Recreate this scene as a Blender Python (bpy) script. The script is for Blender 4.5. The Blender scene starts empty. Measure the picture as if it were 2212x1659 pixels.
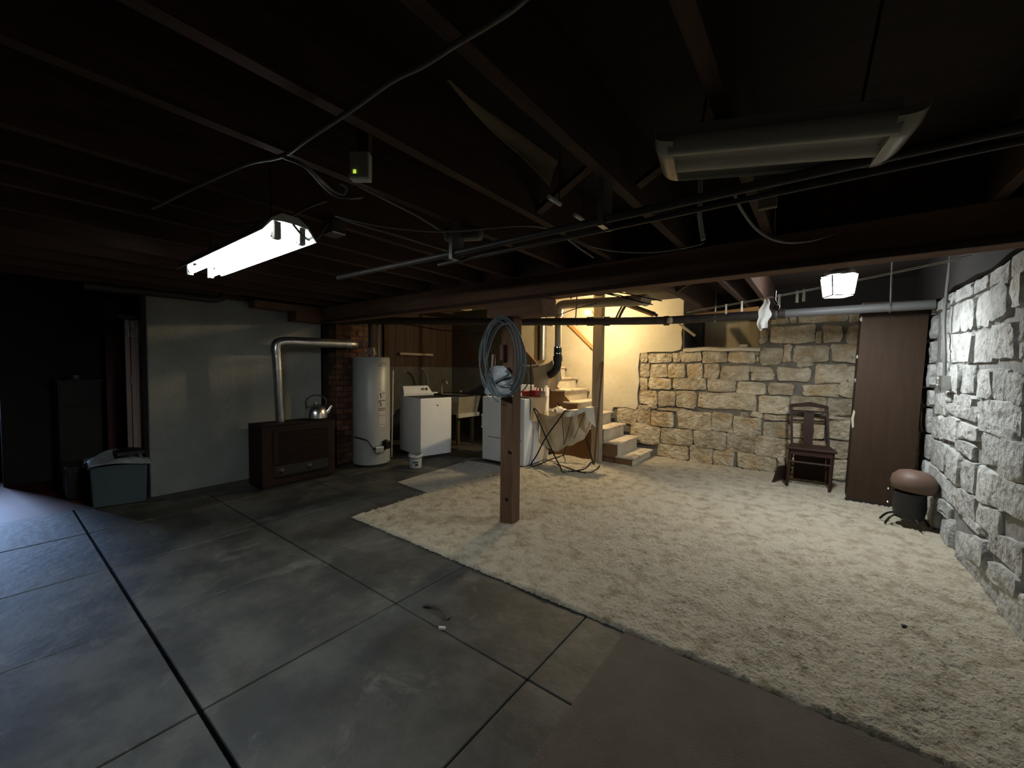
import bpy, bmesh, math, random
from math import sin, cos, pi, radians, atan2, sqrt
from mathutils import Vector, Matrix, Quaternion
random.seed(11)
C = bpy.context.scene.collection
# ------------------------------------------------------------------ camera, world, light, exposure
CAM_H = 1.4
F, YAW, PIT, ROL = 868.92, .648169, .0403903, .010023
fw = Vector((-sin(YAW)*cos(PIT), cos(YAW)*cos(PIT), -sin(PIT)))
rt0 = Vector((cos(YAW), sin(YAW), 0)); up0 = rt0.cross(fw)
rt = cos(ROL)*rt0 + sin(ROL)*up0; up = -sin(ROL)*rt0 + cos(ROL)*up0
cd = bpy.data.cameras.new('camera'); cam = bpy.data.objects.new('camera', cd); C.objects.link(cam)
cam.matrix_world = Matrix(((rt.x, up.x, -fw.x, 0), (rt.y, up.y, -fw.y, 0), (rt.z, up.z, -fw.z, CAM_H), (0, 0, 0, 1)))
cd.sensor_fit = 'HORIZONTAL'; cd.sensor_width = 36; cd.lens = 36*F/2212; cd.clip_start = .02
bpy.context.scene.camera = cam
vs = bpy.context.scene.view_settings
vs.view_transform = 'Standard'; vs.look = 'None'; vs.gamma = 1; vs.use_curve_mapping = False; vs.exposure = 0.0
w = bpy.data.worlds.new('night'); bpy.context.scene.world = w; w.use_nodes = True
w.node_tree.nodes['Background'].inputs[0].default_value = (.5, .6, .8, 1)
w.node_tree.nodes['Background'].inputs[1].default_value = 0.01
# daylight falling through the basement window of the next room
ad = bpy.data.lights.new('window_daylight', 'AREA'); ad.shape = 'RECTANGLE'; ad.size = .5; ad.size_y = .5
ad.energy = 12.5; ad.color = (.40, .60, 1.0); ad.spread = radians(40)
ao = bpy.data.objects.new('window_daylight', ad); C.objects.link(ao)
ao.location = (-9.42, -.32, 1.75)
ao.rotation_euler = Vector((3.3, .22, -1.75)).to_track_quat('-Z', 'Y').to_euler()
E_TUBE, E_LANTERN, E_BULB = 58.0, 61.0, 2250.0

def on_y(px, py, Y):
    d = fw + (px-1106)/F*rt - (py-829.5)/F*up; t = Y/d.y
    return Vector((0, 0, CAM_H)) + t*d
def on_x(px, py, X):
    d = fw + (px-1106)/F*rt - (py-829.5)/F*up; t = X/d.x
    return Vector((0, 0, CAM_H)) + t*d
def on_z(px, py, Z):
    d = fw + (px-1106)/F*rt - (py-829.5)/F*up; t = (Z-CAM_H)/d.z
    return Vector((0, 0, CAM_H)) + t*d

# ------------------------------------------------------------------ materials
def mat(name, col, rough=.7, metal=0, col2=None, scale=6, bump=0, bscale=30, emit=None, strength=0, stretch=None, spec=.5, col3=None, scale3=1.5, lo=.35, hi=.65, objvar=0, alpha=None, bdist=.02, col4=None, scale4=6):
    m = bpy.data.materials.new(name); m.use_nodes = True; nt = m.node_tree; N = nt.nodes; L = nt.links
    b = N['Principled BSDF']; b.inputs['Roughness'].default_value = rough; b.inputs['Metallic'].default_value = metal
    b.inputs['Specular IOR Level'].default_value = spec
    b.inputs['Base Color'].default_value = (*col, 1)
    geo = N.new('ShaderNodeNewGeometry'); vec = geo.outputs['Position']
    if stretch:
        mp = N.new('ShaderNodeMapping'); mp.inputs['Scale'].default_value = stretch; L.new(vec, mp.inputs[0]); vec = mp.outputs[0]
    last = None
    if col2:
        n = N.new('ShaderNodeTexNoise'); n.inputs['Scale'].default_value = scale; n.inputs['Detail'].default_value = 6; n.inputs['Roughness'].default_value = .62; L.new(vec, n.inputs['Vector'])
        r = N.new('ShaderNodeMapRange'); r.inputs[1].default_value = lo; r.inputs[2].default_value = hi; L.new(n.outputs['Fac'], r.inputs[0])
        mx = N.new('ShaderNodeMix'); mx.data_type = 'RGBA'; mx.inputs['A'].default_value = (*col, 1); mx.inputs['B'].default_value = (*col2, 1)
        L.new(r.outputs[0], mx.inputs['Factor']); last = mx.outputs['Result']
        if col3:
            n3 = N.new('ShaderNodeTexNoise'); n3.inputs['Scale'].default_value = scale3; n3.inputs['Detail'].default_value = 8; n3.inputs['Roughness'].default_value = .7; L.new(vec, n3.inputs['Vector'])
            r3 = N.new('ShaderNodeMapRange'); r3.inputs[1].default_value = .52; r3.inputs[2].default_value = .7; L.new(n3.outputs['Fac'], r3.inputs[0])
            m3 = N.new('ShaderNodeMix'); m3.data_type = 'RGBA'; L.new(last, m3.inputs['A']); m3.inputs['B'].default_value = (*col3, 1)
            L.new(r3.outputs[0], m3.inputs['Factor']); last = m3.outputs['Result']
    if col4:
        n5 = N.new('ShaderNodeTexNoise'); n5.inputs['Scale'].default_value = scale4; n5.inputs['Detail'].default_value = 9; n5.inputs['Roughness'].default_value = .75; n5.inputs['Distortion'].default_value = .6; L.new(vec, n5.inputs['Vector'])
        r5 = N.new('ShaderNodeMapRange'); r5.inputs[1].default_value = .56; r5.inputs[2].default_value = .74; L.new(n5.outputs['Fac'], r5.inputs[0])
        m5 = N.new('ShaderNodeMix'); m5.data_type = 'RGBA'; L.new(last, m5.inputs['A']); m5.inputs['B'].default_value = (*col4, 1)
        L.new(r5.outputs[0], m5.inputs['Factor']); last = m5.outputs['Result']
    if objvar and last:
        oi = N.new('ShaderNodeObjectInfo'); hs = N.new('ShaderNodeHueSaturation')
        r4 = N.new('ShaderNodeMapRange'); r4.inputs[3].default_value = 1-objvar; r4.inputs[4].default_value = 1+objvar
        L.new(oi.outputs['Random'], r4.inputs[0]); L.new(r4.outputs[0], hs.inputs['Value'])
        L.new(last, hs.inputs['Color']); last = hs.outputs['Color']
    if last: L.new(last, b.inputs['Base Color'])
    if bump:
        nb = N.new('ShaderNodeTexNoise'); nb.inputs['Scale'].default_value = bscale; nb.inputs['Detail'].default_value = 5; L.new(vec, nb.inputs['Vector'])
        bp = N.new('ShaderNodeBump'); bp.inputs['Strength'].default_value = bump; bp.inputs['Distance'].default_value = bdist
        L.new(nb.outputs['Fac'], bp.inputs['Height']); L.new(bp.outputs[0], b.inputs['Normal'])
    if emit:
        b.inputs['Emission Color'].default_value = (*emit, 1); b.inputs['Emission Strength'].default_value = strength
    if alpha is not None:
        b.inputs['Transmission Weight'].default_value = alpha; b.inputs['IOR'].default_value = 1.1
    return m
M = {}
M['concrete'] = mat('stained_concrete', (.026, .027, .0245), .62, col2=(.068, .067, .058), col4=(.14, .135, .118), scale4=3.1, scale=2.3, bump=.25, bscale=14, col3=(.022, .018, .011), scale3=2.6, lo=.42, hi=.58)
M['joint'] = mat('dark_joint', (.014, .014, .013), .9)
M['mortar_grey'] = mat('pale_grey_mortar', (.24, .24, .225), .95, col2=(.16, .16, .15), scale=9, bump=.6, bscale=22)
M['redfloor'] = mat('red_painted_floor', (.17, .04, .022), .6, col2=(.11, .027, .015), scale=3)
M['mortar'] = mat('grey_mortar', (.17, .155, .125), .95, col2=(.11, .1, .08), scale=9, bump=.6, bscale=22)
M['stone'] = mat('limestone', (.54, .48, .36), .9, col2=(.30, .24, .15), scale=8, bump=1.0, bscale=20, bdist=.05, col3=(.38, .25, .11), scale3=3.0, objvar=.2)
M['greystone'] = mat('grey_limestone', (.46, .47, .45), .92, col2=(.31, .315, .30), scale=9, bump=.7, bscale=20, bdist=.045, col3=(.20, .20, .175), scale3=9, objvar=.14)
M['plaster'] = mat('cream_plaster', (.54, .49, .38), .9, col2=(.47, .415, .30), scale=3.5, bump=.35, bscale=10, col3=(.5, .43, .30), scale3=5)
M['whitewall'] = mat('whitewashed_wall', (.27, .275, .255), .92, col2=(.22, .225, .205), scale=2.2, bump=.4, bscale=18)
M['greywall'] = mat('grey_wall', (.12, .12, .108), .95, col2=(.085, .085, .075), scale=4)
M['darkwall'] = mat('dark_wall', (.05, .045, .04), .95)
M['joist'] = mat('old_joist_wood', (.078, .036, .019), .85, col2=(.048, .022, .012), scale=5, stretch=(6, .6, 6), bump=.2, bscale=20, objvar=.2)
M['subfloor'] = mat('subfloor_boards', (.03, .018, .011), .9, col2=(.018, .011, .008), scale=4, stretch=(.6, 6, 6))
M['beam'] = mat('beam_wood', (.19, .095, .052), .85, col2=(.12, .06, .034), scale=4, stretch=(.5, 7, 7), bump=.2)
M['post'] = mat('brown_post', (.15, .075, .036), .8, col2=(.09, .045, .022), scale=6, stretch=(5, 5, .5), bump=.25, bscale=16)
M['palepost'] = mat('pale_weathered_post', (.40, .33, .23), .85, col2=(.30, .24, .16), scale=6, stretch=(6, 6, .6), bump=.2)
M['brownboard'] = mat('brown_board', (.06, .032, .018), .7, col2=(.04, .021, .012), scale=4, stretch=(6, 6, .6))
M['hardboard'] = mat('brown_hardboard', (.20, .11, .045), .7, col2=(.15, .08, .035), scale=5)
M['olive'] = mat('olive_plywood', (.13, .115, .075), .85, col2=(.10, .088, .056), scale=4)
M['tread'] = mat('worn_stair_paint', (.56, .50, .40), .75, col2=(.30, .20, .11), scale=7, lo=.50, hi=.66, bump=.15)
M['riser'] = mat('riser_paint', (.58, .53, .43), .75, col2=(.44, .38, .28), scale=5)
M['rail'] = mat('orange_handrail', (.45, .22, .07), .5)
M['carpet'] = mat('shag_carpet', (.45, .405, .315), 1.0, col2=(.25, .205, .135), scale=9, bump=.9, bscale=60, lo=.46, hi=.72, col3=(.42, .37, .28), scale3=1.1, spec=.1)
M['carpet2'] = mat('low_pile_carpet', (.145, .122, .098), 1.0, col2=(.115, .096, .076), scale=3, bump=.4, bscale=180, spec=.1)
M['rug'] = mat('pale_rug', (.40, .39, .35), 1.0, col2=(.30, .29, .26), scale=22, bump=.5, bscale=120, spec=.1)
M['white'] = mat('white_enamel', (.80, .82, .83), .35, col2=(.74, .76, .77), scale=3)
M['whitedull'] = mat('white_dull_metal', (.55, .55, .52), .5)
M['black'] = mat('black_plastic', (.012, .012, .012), .5)
M['blackmetal'] = mat('black_metal', (.02, .018, .016), .4, metal=.6)
M['chrome'] = mat('chrome', (.7, .7, .68), .18, metal=1)
M['galv'] = mat('galvanised_steel', (.5, .5, .48), .3, metal=.9, col2=(.38, .38, .36), scale=12)
M['alu'] = mat('dull_aluminium', (.62, .62, .6), .36, metal=.9, col2=(.5, .5, .48), scale=16)
M['iron'] = mat('dark_iron_pipe', (.06, .048, .04), .55, metal=.3, col2=(.035, .03, .027), scale=12)
M['pipe_grey'] = mat('grey_painted_pipe', (.13, .13, .13), .5)
M['pvc'] = mat('grimy_pvc', (.50, .44, .33), .45, col2=(.42, .36, .26), scale=5)
M['heatergrey'] = mat('grey_enamel', (.33, .34, .325), .38, col2=(.30, .31, .29), scale=3)
M['furnace'] = mat('brown_enamel', (.020, .010, .007), .6, col2=(.015, .008, .005), scale=4, spec=.2)
M['brick'] = mat('red_brick', (.20, .085, .038), .9, col2=(.05, .024, .014), scale=9, bump=.5, objvar=.25)
M['soot'] = mat('sooty_mortar', (.05, .04, .034), .95)
M['kettle'] = mat('kettle_aluminium', (.72, .72, .7), .25, metal=1)
M['cable'] = mat('grey_cable', (.17, .16, .145), .6)
M['coil'] = mat('blue_grey_cable', (.10, .12, .125), .5)
M['bag'] = mat('milky_plastic_bag', (.42, .44, .44), .35, col2=(.24, .26, .26), scale=14, bump=.5, bscale=25)
M['cream'] = mat('canvas_cloth', (.55, .43, .27), .95, col2=(.48, .37, .22), scale=6, bump=.2, bscale=40)
M['linen'] = mat('white_linen', (.66, .60, .48), .95, bump=.2, bscale=30, col2=(.58, .52, .40), scale=8)
M['rag'] = mat('white_rag', (.78, .78, .76), .95, bump=.3, bscale=40)
_n = M['rag'].node_tree; _t = _n.nodes.new('ShaderNodeBsdfTranslucent'); _t.inputs[0].default_value = (.85, .85, .83, 1)
_x = _n.nodes.new('ShaderNodeMixShader'); _x.inputs[0].default_value = .5
_n.links.new(_n.nodes['Principled BSDF'].outputs[0], _x.inputs[1]); _n.links.new(_t.outputs[0], _x.inputs[2]); _n.links.new(_x.outputs[0], _n.nodes['Material Output'].inputs[0])
M['leg_wood'] = mat('dark_leg_wood', (.08, .06, .04), .8)
M['red'] = mat('red_plastic', (.42, .02, .02), .4)
M['clear'] = mat('clear_plastic', (.55, .45, .4), .2, alpha=.6)
M['tote'] = mat('teal_plastic', (.07, .10, .105), .5)
M['chairwood'] = mat('dark_chair_wood', (.036, .015, .009), .55, col2=(.026, .011, .007), scale=8, spec=.3)
M['panelwood'] = mat('brown_veneer', (.042, .023, .0125), .65, col2=(.030, .016, .008), scale=5, stretch=(5, 5, .5), spec=.25)
M['chip'] = mat('chipped_pale_edge', (.42, .36, .28), .9)
M['stool'] = mat('brown_vinyl', (.14, .085, .060), .55, col2=(.105, .062, .043), scale=6)
M['paper'] = mat('brown_paper', (.24, .18, .10), .9, col2=(.2, .15, .085), scale=7)
M['pink'] = mat('faded_pink_vinyl', (.50, .36, .30), .6)
M['pinkpale'] = mat('pale_worn_vinyl', (.8, .74, .66), .6, col2=(.35, .25, .2), scale=40, stretch=(1, 1, .2))  # paler copy of the pink vinyl with light in its colour
M['darkbox'] = mat('dark_cabinet_wood', (.04, .032, .024), .6)
M['sink'] = mat('concrete_tub', (.34, .32, .27), .85, col2=(.27, .25, .21), scale=8)
M['sticker'] = mat('white_sticker', (.42, .41, .39), .6)
M['stickerblack'] = mat('black_print', (.03, .03, .03), .6)
M['stickerred'] = mat('red_print', (.25, .07, .05), .6)
M['bucket'] = mat('milky_bucket', (.42, .44, .45), .4)
M['diffuser_dark'] = mat('smoky_diffuser_band', (.17, .165, .13), .45)  # darker copy of the diffuser, shade of the grooves in its colour
M['tar'] = mat('tarred_sill', (.016, .013, .011), .95)  # near-black colour that stands in for shade on the upper walls
M['diffuser'] = mat('ribbed_diffuser', (.36, .35, .29), .45)
M['endcap'] = mat('worn_end_cap', (.42, .39, .32), .35, metal=.4)
M['niche'] = mat('niche_board', (.34, .29, .19), .85, col2=(.27, .23, .15), scale=5, stretch=(6, 6, .6))
M['led'] = mat('green_led', (.3, .5, .1), .5, emit=(.55, .8, .08), strength=.9)
M['tube'] = mat('lit_tube', (.9, .9, .9), .5, emit=(.88, .96, 1.0), strength=E_TUBE)
M['glass_lit'] = mat('lit_glass', (.9, .9, .9), .4, emit=(.93, .98, 1.0), strength=E_LANTERN)
M['glass_bottom'] = mat('lit_glass_bottom', (.9, .9, .9), .4, emit=(.93, .98, 1.0), strength=E_LANTERN*10.5)  # far stronger than the side glass, for the added downward glow
M['bulb'] = mat('lit_bulb', (1, .9, .7), .5, emit=(1.0, .76, .42), strength=E_BULB)
M['brass'] = mat('brass', (.4, .28, .12), .4, metal=.8)
M['jamb'] = mat('red_brown_jamb', (.11, .03, .02), .6)
M['glass'] = mat('pane_glass', (.8, .85, .9), .05, alpha=1.0)

# ------------------------------------------------------------------ mesh building
class MB:
    def __init__(s): s.v = []; s.f = []
    def add(s, vs, fs):
        o = len(s.v); s.v += [Vector(p) for p in vs]; s.f += [tuple(i+o for i in f) for f in fs]; return s
    def box(s, a, b, rz=0, tilt=None):
        (x0, y0, z0), (x1, y1, z1) = a, b
        P = [Vector((x, y, z)) for z in (z0, z1) for x, y in ((x0, y0), (x1, y0), (x1, y1), (x0, y1))]
        if rz or tilt:
            c = sum(P, Vector())/8; R = Matrix.Rotation(rz, 3, 'Z') if tilt is None else tilt
            P = [c+R@(p-c) for p in P]
        return s.add(P, [(3, 2, 1, 0), (4, 5, 6, 7), (0, 1, 5, 4), (1, 2, 6, 5), (2, 3, 7, 6), (3, 0, 4, 7)])
    def bar(s, p0, p1, wdt, th, side=None):
        p0, p1 = Vector(p0), Vector(p1); d = (p1-p0).normalized()
        a = Vector(side) if side else (Vector((0, 0, 1)) if abs(d.z) < .9 else Vector((1, 0, 0)))
        x = d.cross(a).normalized()*wdt/2; y = x.cross(d).normalized()*th/2
        P = [p+sx*x+sy*y for p in (p0, p1) for sx, sy in ((-1, -1), (1, -1), (1, 1), (-1, 1))]
        return s.add(P, [(3, 2, 1, 0), (4, 5, 6, 7), (0, 1, 5, 4), (1, 2, 6, 5), (2, 3, 7, 6), (3, 0, 4, 7)])
    def tube(s, pts, r, n=8, closed=False):
        pts = [Vector(p) for p in pts]; m = len(pts); rr = r if hasattr(r, '__len__') else [r]*m
        rings = []; prev = None
        for i, p in enumerate(pts):
            if closed: d = pts[(i+1) % m]-pts[i-1]
            else: d = pts[min(i+1, m-1)]-pts[max(i-1, 0)]
            d.normalize()
            if prev is None:
                a = Vector((0, 0, 1)) if abs(d.z) < .9 else Vector((1, 0, 0)); x = d.cross(a).normalized()
            else:
                x = (prev-d*prev.dot(d)).normalized()
            prev = x; y = d.cross(x)
            rings.append([p+rr[i]*(cos(2*pi*k/n)*x+sin(2*pi*k/n)*y) for k in range(n)])
        V = [q for r_ in rings for q in r_]; Fc = []
        for i in range(m if closed else m-1):
            j = (i+1) % m
            for k in range(n): Fc.append((i*n+k, i*n+(k+1) % n, j*n+(k+1) % n, j*n+k))
        if not closed: Fc += [tuple(range(n-1, -1, -1)), tuple((m-1)*n+k for k in range(n))]
        return s.add(V, Fc)
    def cyl(s, p0, p1, r, n=16): return s.tube([p0, p1], r, n)
    def lathe(s, prof, c=(0, 0, 0), n=24, axis=None):
        R = Vector((0, 0, 1)).rotation_difference(Vector(axis)).to_matrix() if axis else Matrix.Identity(3)
        c = Vector(c); V = []; Fc = []; m = len(prof)
        for r, z in prof:
            for k in range(n): V.append(c+R@Vector((r*cos(2*pi*k/n), r*sin(2*pi*k/n), z)))
        for i in range(m-1):
            for k in range(n): Fc.append((i*n+k, i*n+(k+1) % n, (i+1)*n+(k+1) % n, (i+1)*n+k))
        if prof[0][0] > 1e-4: Fc.append(tuple(range(n-1, -1, -1)))
        if prof[-1][0] > 1e-4: Fc.append(tuple((m-1)*n+k for k in range(n)))
        return s.add(V, Fc)
    def prism(s, poly, fn, a, b):
        """poly of (u,v); fn(u,v,t) -> point; extruded from t=a to t=b"""
        n = len(poly); V = [fn(u, v, a) for u, v in poly]+[fn(u, v, b) for u, v in poly]
        Fc = [tuple(range(n-1, -1, -1)), tuple(range(n, 2*n))]+[(i, (i+1) % n, n+(i+1) % n, n+i) for i in range(n)]
        return s.add(V, Fc)
    def grid(s, fn, nu, nv, thick=None):
        V = [Vector(fn(i/nu, j/nv)) for j in range(nv+1) for i in range(nu+1)]
        q = lambda i, j: j*(nu+1)+i
        Fc = [(q(i, j), q(i+1, j), q(i+1, j+1), q(i, j+1)) for j in range(nv) for i in range(nu)]
        if thick:
            t = Vector(thick); n = len(V); V = V+[p+t for p in V]
            Fc = Fc+[tuple(n+i for i in reversed(f)) for f in Fc]
            ring = [q(i, 0) for i in range(nu)]+[q(nu, j) for j in range(nv)]+[q(i, nv) for i in range(nu, 0, -1)]+[q(0, j) for j in range(nv, 0, -1)]
            Fc += [(ring[(k+1) % len(ring)], ring[k], n+ring[k], n+ring[(k+1) % len(ring)]) for k in range(len(ring))]
        return s.add(V, Fc)
    def build(s, name, m, parent=None, local=False, smooth=False, bevel=0, seg=2):
        me = bpy.data.meshes.new(name)
        org = Vector((0, 0, 0)) if (parent is None or local) else world_loc(parent)
        me.from_pydata([tuple(p-org) for p in s.v], [], s.f)
        bm = bmesh.new(); bm.from_mesh(me)
        bmesh.ops.recalc_face_normals(bm, faces=bm.faces)
        if bevel:
            ed = [e for e in bm.edges if len(e.link_faces) == 2 and e.calc_face_angle(0) > .5]
            bmesh.ops.bevel(bm, geom=ed, offset=bevel, segments=seg, affect='EDGES', profile=.5)
        bm.to_mesh(me); bm.free()
        if smooth:
            for p in me.polygons: p.use_smooth = True
            if smooth != 'all': me.set_sharp_from_angle(angle=radians(40))
        me.materials.append(M[m] if isinstance(m, str) else m)
        o = bpy.data.objects.new(name, me); C.objects.link(o)
        if parent is not None: o.parent = parent
        return o
def world_loc(o):
    p = Vector(o.location)
    while o.parent is not None: o = o.parent; p = p+Vector(o.location)
    return p
def tag(o, label, cat, group=None):
    o['label'] = label; o['category'] = cat
    if group: o['group'] = group
    return o
def thing(name, label, cat, loc=(0, 0, 0), rz=0, group=None, rot=None):
    o = bpy.data.objects.new(name, None); C.objects.link(o); o.location = loc; o.empty_display_size = .1
    o.rotation_euler = rot if rot else (0, 0, rz)
    return tag(o, label, cat, group)
def struct(o, label=None):
    o['kind'] = 'structure'
    if label: o['label'] = label
    return o
def cr(P, n=8, closed=False):
    P = [Vector(p) for p in P]; out = []; m = len(P)
    for i in range(m if closed else m-1):
        g = (lambda k: P[k % m]) if closed else (lambda k: P[max(0, min(m-1, k))])
        a, b, c, d = g(i-1), g(i), g(i+1), g(i+2)
        for k in range(n):
            t = k/n
            out.append(.5*((2*b)+(c-a)*t+(2*a-5*b+4*c-d)*t*t+(3*b-a-3*c+d)*t**3))
    if not closed: out.append(P[-1])
    return out
def cable(name, pts, r, m, label, cat='cable', n=8, parent=None, seg=6):
    o = MB().tube(cr(pts, n), r, seg).build(name, m, parent, smooth='all')
    if parent is None: tag(o, label, cat)
    return o

# ------------------------------------------------------------------ the room
XR, YB, ZC = .905, 6.46, 2.48        # right mortar plane, back mortar plane, underside of the subfloor
# floor: dark bed with the cast concrete slabs on it, red painted floor in the next room
fl = struct(MB().box((-9.2, -2.0, -.3), (1.4, 7.2, -.05)).build('floor', 'joint'))
xs = [-5.64, -4.76, -3.82, -2.89, -1.945, -.995, -.05, .91]
ys = [-1.78, -1.40, -.46, .50, 1.45, 2.40, 3.35, 4.3, 5.25, 6.46]
for i in range(len(xs)-1):
    for j in range(len(ys)-1):
        gx = .0032; g0 = .0075 if abs(ys[j]-.5) < .01 else .0032; g1 = .0075 if abs(ys[j+1]-.5) < .01 else .0032
        dz = random.uniform(-.003, 0)
        MB().box((xs[i]+gx, ys[j]+g0, -.08), (xs[i+1]-gx, ys[j+1]-g1, dz)).build('slab', 'concrete', fl, bevel=.004, seg=1)
for a, b in (((-6.6, 2.9), (-5.65, 4.65)), ((-6.6, 4.66), (-5.65, 6.46))):
    MB().box((a[0], a[1], -.08), (b[0], b[1], -.002)).build('slab', 'concrete', fl)
MB().box((-9.2, -1.9, -.08), (-5.66, 2.9, -.012)).build('painted_floor', 'redfloor', fl)['label'] = 'dull red painted floor of the next room'

# back wall: mortar with the window niche, plaster, stones, boards
NX0, NX1, NZ0, NZ1 = -1.63, -.655, 1.715, 2.2
mb = MB().box((-9.2, YB, -.05), (NX0, 7.1, 3.6)).box((NX1, YB, -.05), (1.4, 7.1, 3.6))
mb.box((NX0, YB, -.05), (NX1, 7.1, NZ0)).box((NX0, YB, NZ1), (NX1, 7.1, 3.6)).box((NX0, 6.93, NZ0), (NX1, 7.1, NZ1))
wb = struct(mb.build('wall_back', 'mortar'))
MB().box((NX0+.21, 6.86, NZ0), (NX1, 6.925, NZ1)).build('niche_board', 'niche', wb)['label'] = 'pale board closing the window niche'
MB().box((NX0-.002, YB-.02, NZ0), (NX0+.012, 6.9, NZ1)).build('niche_side', 'greywall', wb)
pl = [(-9, .0), (-3.0, .0), (-2.72, .75), (-2.5, .765), (-2.34, .735), (-2.30, .80), (-2.315, 1.0), (-2.285, 1.2), (-2.31, 1.42), (-2.285, 1.655), (-2.1, 1.672), (-1.78, 1.67), (-1.66, 1.70), (-1.64, 1.8), (-1.655, 1.95), (-1.63, 2.1), (-1.63, 3.5), (-5.2, 3.5), (-5.2, 2.4), (-5.2, .0)]
pl = [(-5.2, 0), (-3.0, 0)]+pl[2:17]+[(-5.2, 3.5)]
MB().prism(pl, lambda u, v, t: Vector((u, t, v)), 6.428, 6.47).build('plaster', 'plaster', wb, bevel=.006, seg=2)
def stone(parent, P, m, nrm, base, proud, name='stone'):
    """P: four wall corners in order; an uneven rounded block standing proud of the mortar"""
    rnd = random.Random(hash((round(P[0][0]*1000), round(P[0][1]*1000))) & 0xffff)
    c = (sum(p[0] for p in P)/4, sum(p[1] for p in P)/4); out = []
    for k in range(4):
        a, b = P[k], P[(k+1) % 4]; ln = math.hypot(b[0]-a[0], b[1]-a[1]); nseg = 4 if ln > .3 else 3
        cr_ = min(.025, ln*.16)
        for i in range(nseg):
            t = (i+.5)/nseg if nseg < 2 else (cr_/max(ln, .03) + (1-2*cr_/max(ln, .03))*i/(nseg-1))
            q = (a[0]+(b[0]-a[0])*t, a[1]+(b[1]-a[1])*t); j = min(.011, .05*ln+.003)
            out.append((q[0]+rnd.uniform(-j, j), q[1]+rnd.uniform(-j, j)))
    n = len(out); V = []; dep = proud*rnd.uniform(.6, 1.2); tx, ty = rnd.uniform(-.3, .3)*dep, rnd.uniform(-.3, .3)*dep
    RG = ((1.0, -.02), (1.0, .45), (.955, .92), (.70, 1.0), (.36, 1.05))
    for f, d in RG:
        for q in out:
            g = f+(rnd.uniform(-.05, .05) if f < .9 else 0)
            dd = d*dep if d > 0 else d
            if f < 1: dd += rnd.uniform(-.17, .17)*dep+tx*(q[0]-c[0])*6*f+ty*(q[1]-c[1])*6*f
            V.append(nrm(c[0]+(q[0]-c[0])*g, c[1]+(q[1]-c[1])*g, base, dd))
    V.append(nrm(c[0], c[1], base, dep*rnd.uniform(.8, 1.3)))
    Fc = []; m_ = len(RG)
    for r in range(m_-1):
        for k in range(n): Fc.append((r*n+k, r*n+(k+1) % n, (r+1)*n+(k+1) % n, (r+1)*n+k))
    for k in range(n): Fc.append(((m_-1)*n+k, (m_-1)*n+(k+1) % n, m_*n))
    o = MB().add(V, Fc).build(name, m, parent, smooth=True)
    return o
nb_ = lambda u, v, b, d: Vector((u, b-d, v))
nr_ = lambda u, v, b, d: Vector((b-d, u, v))
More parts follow.
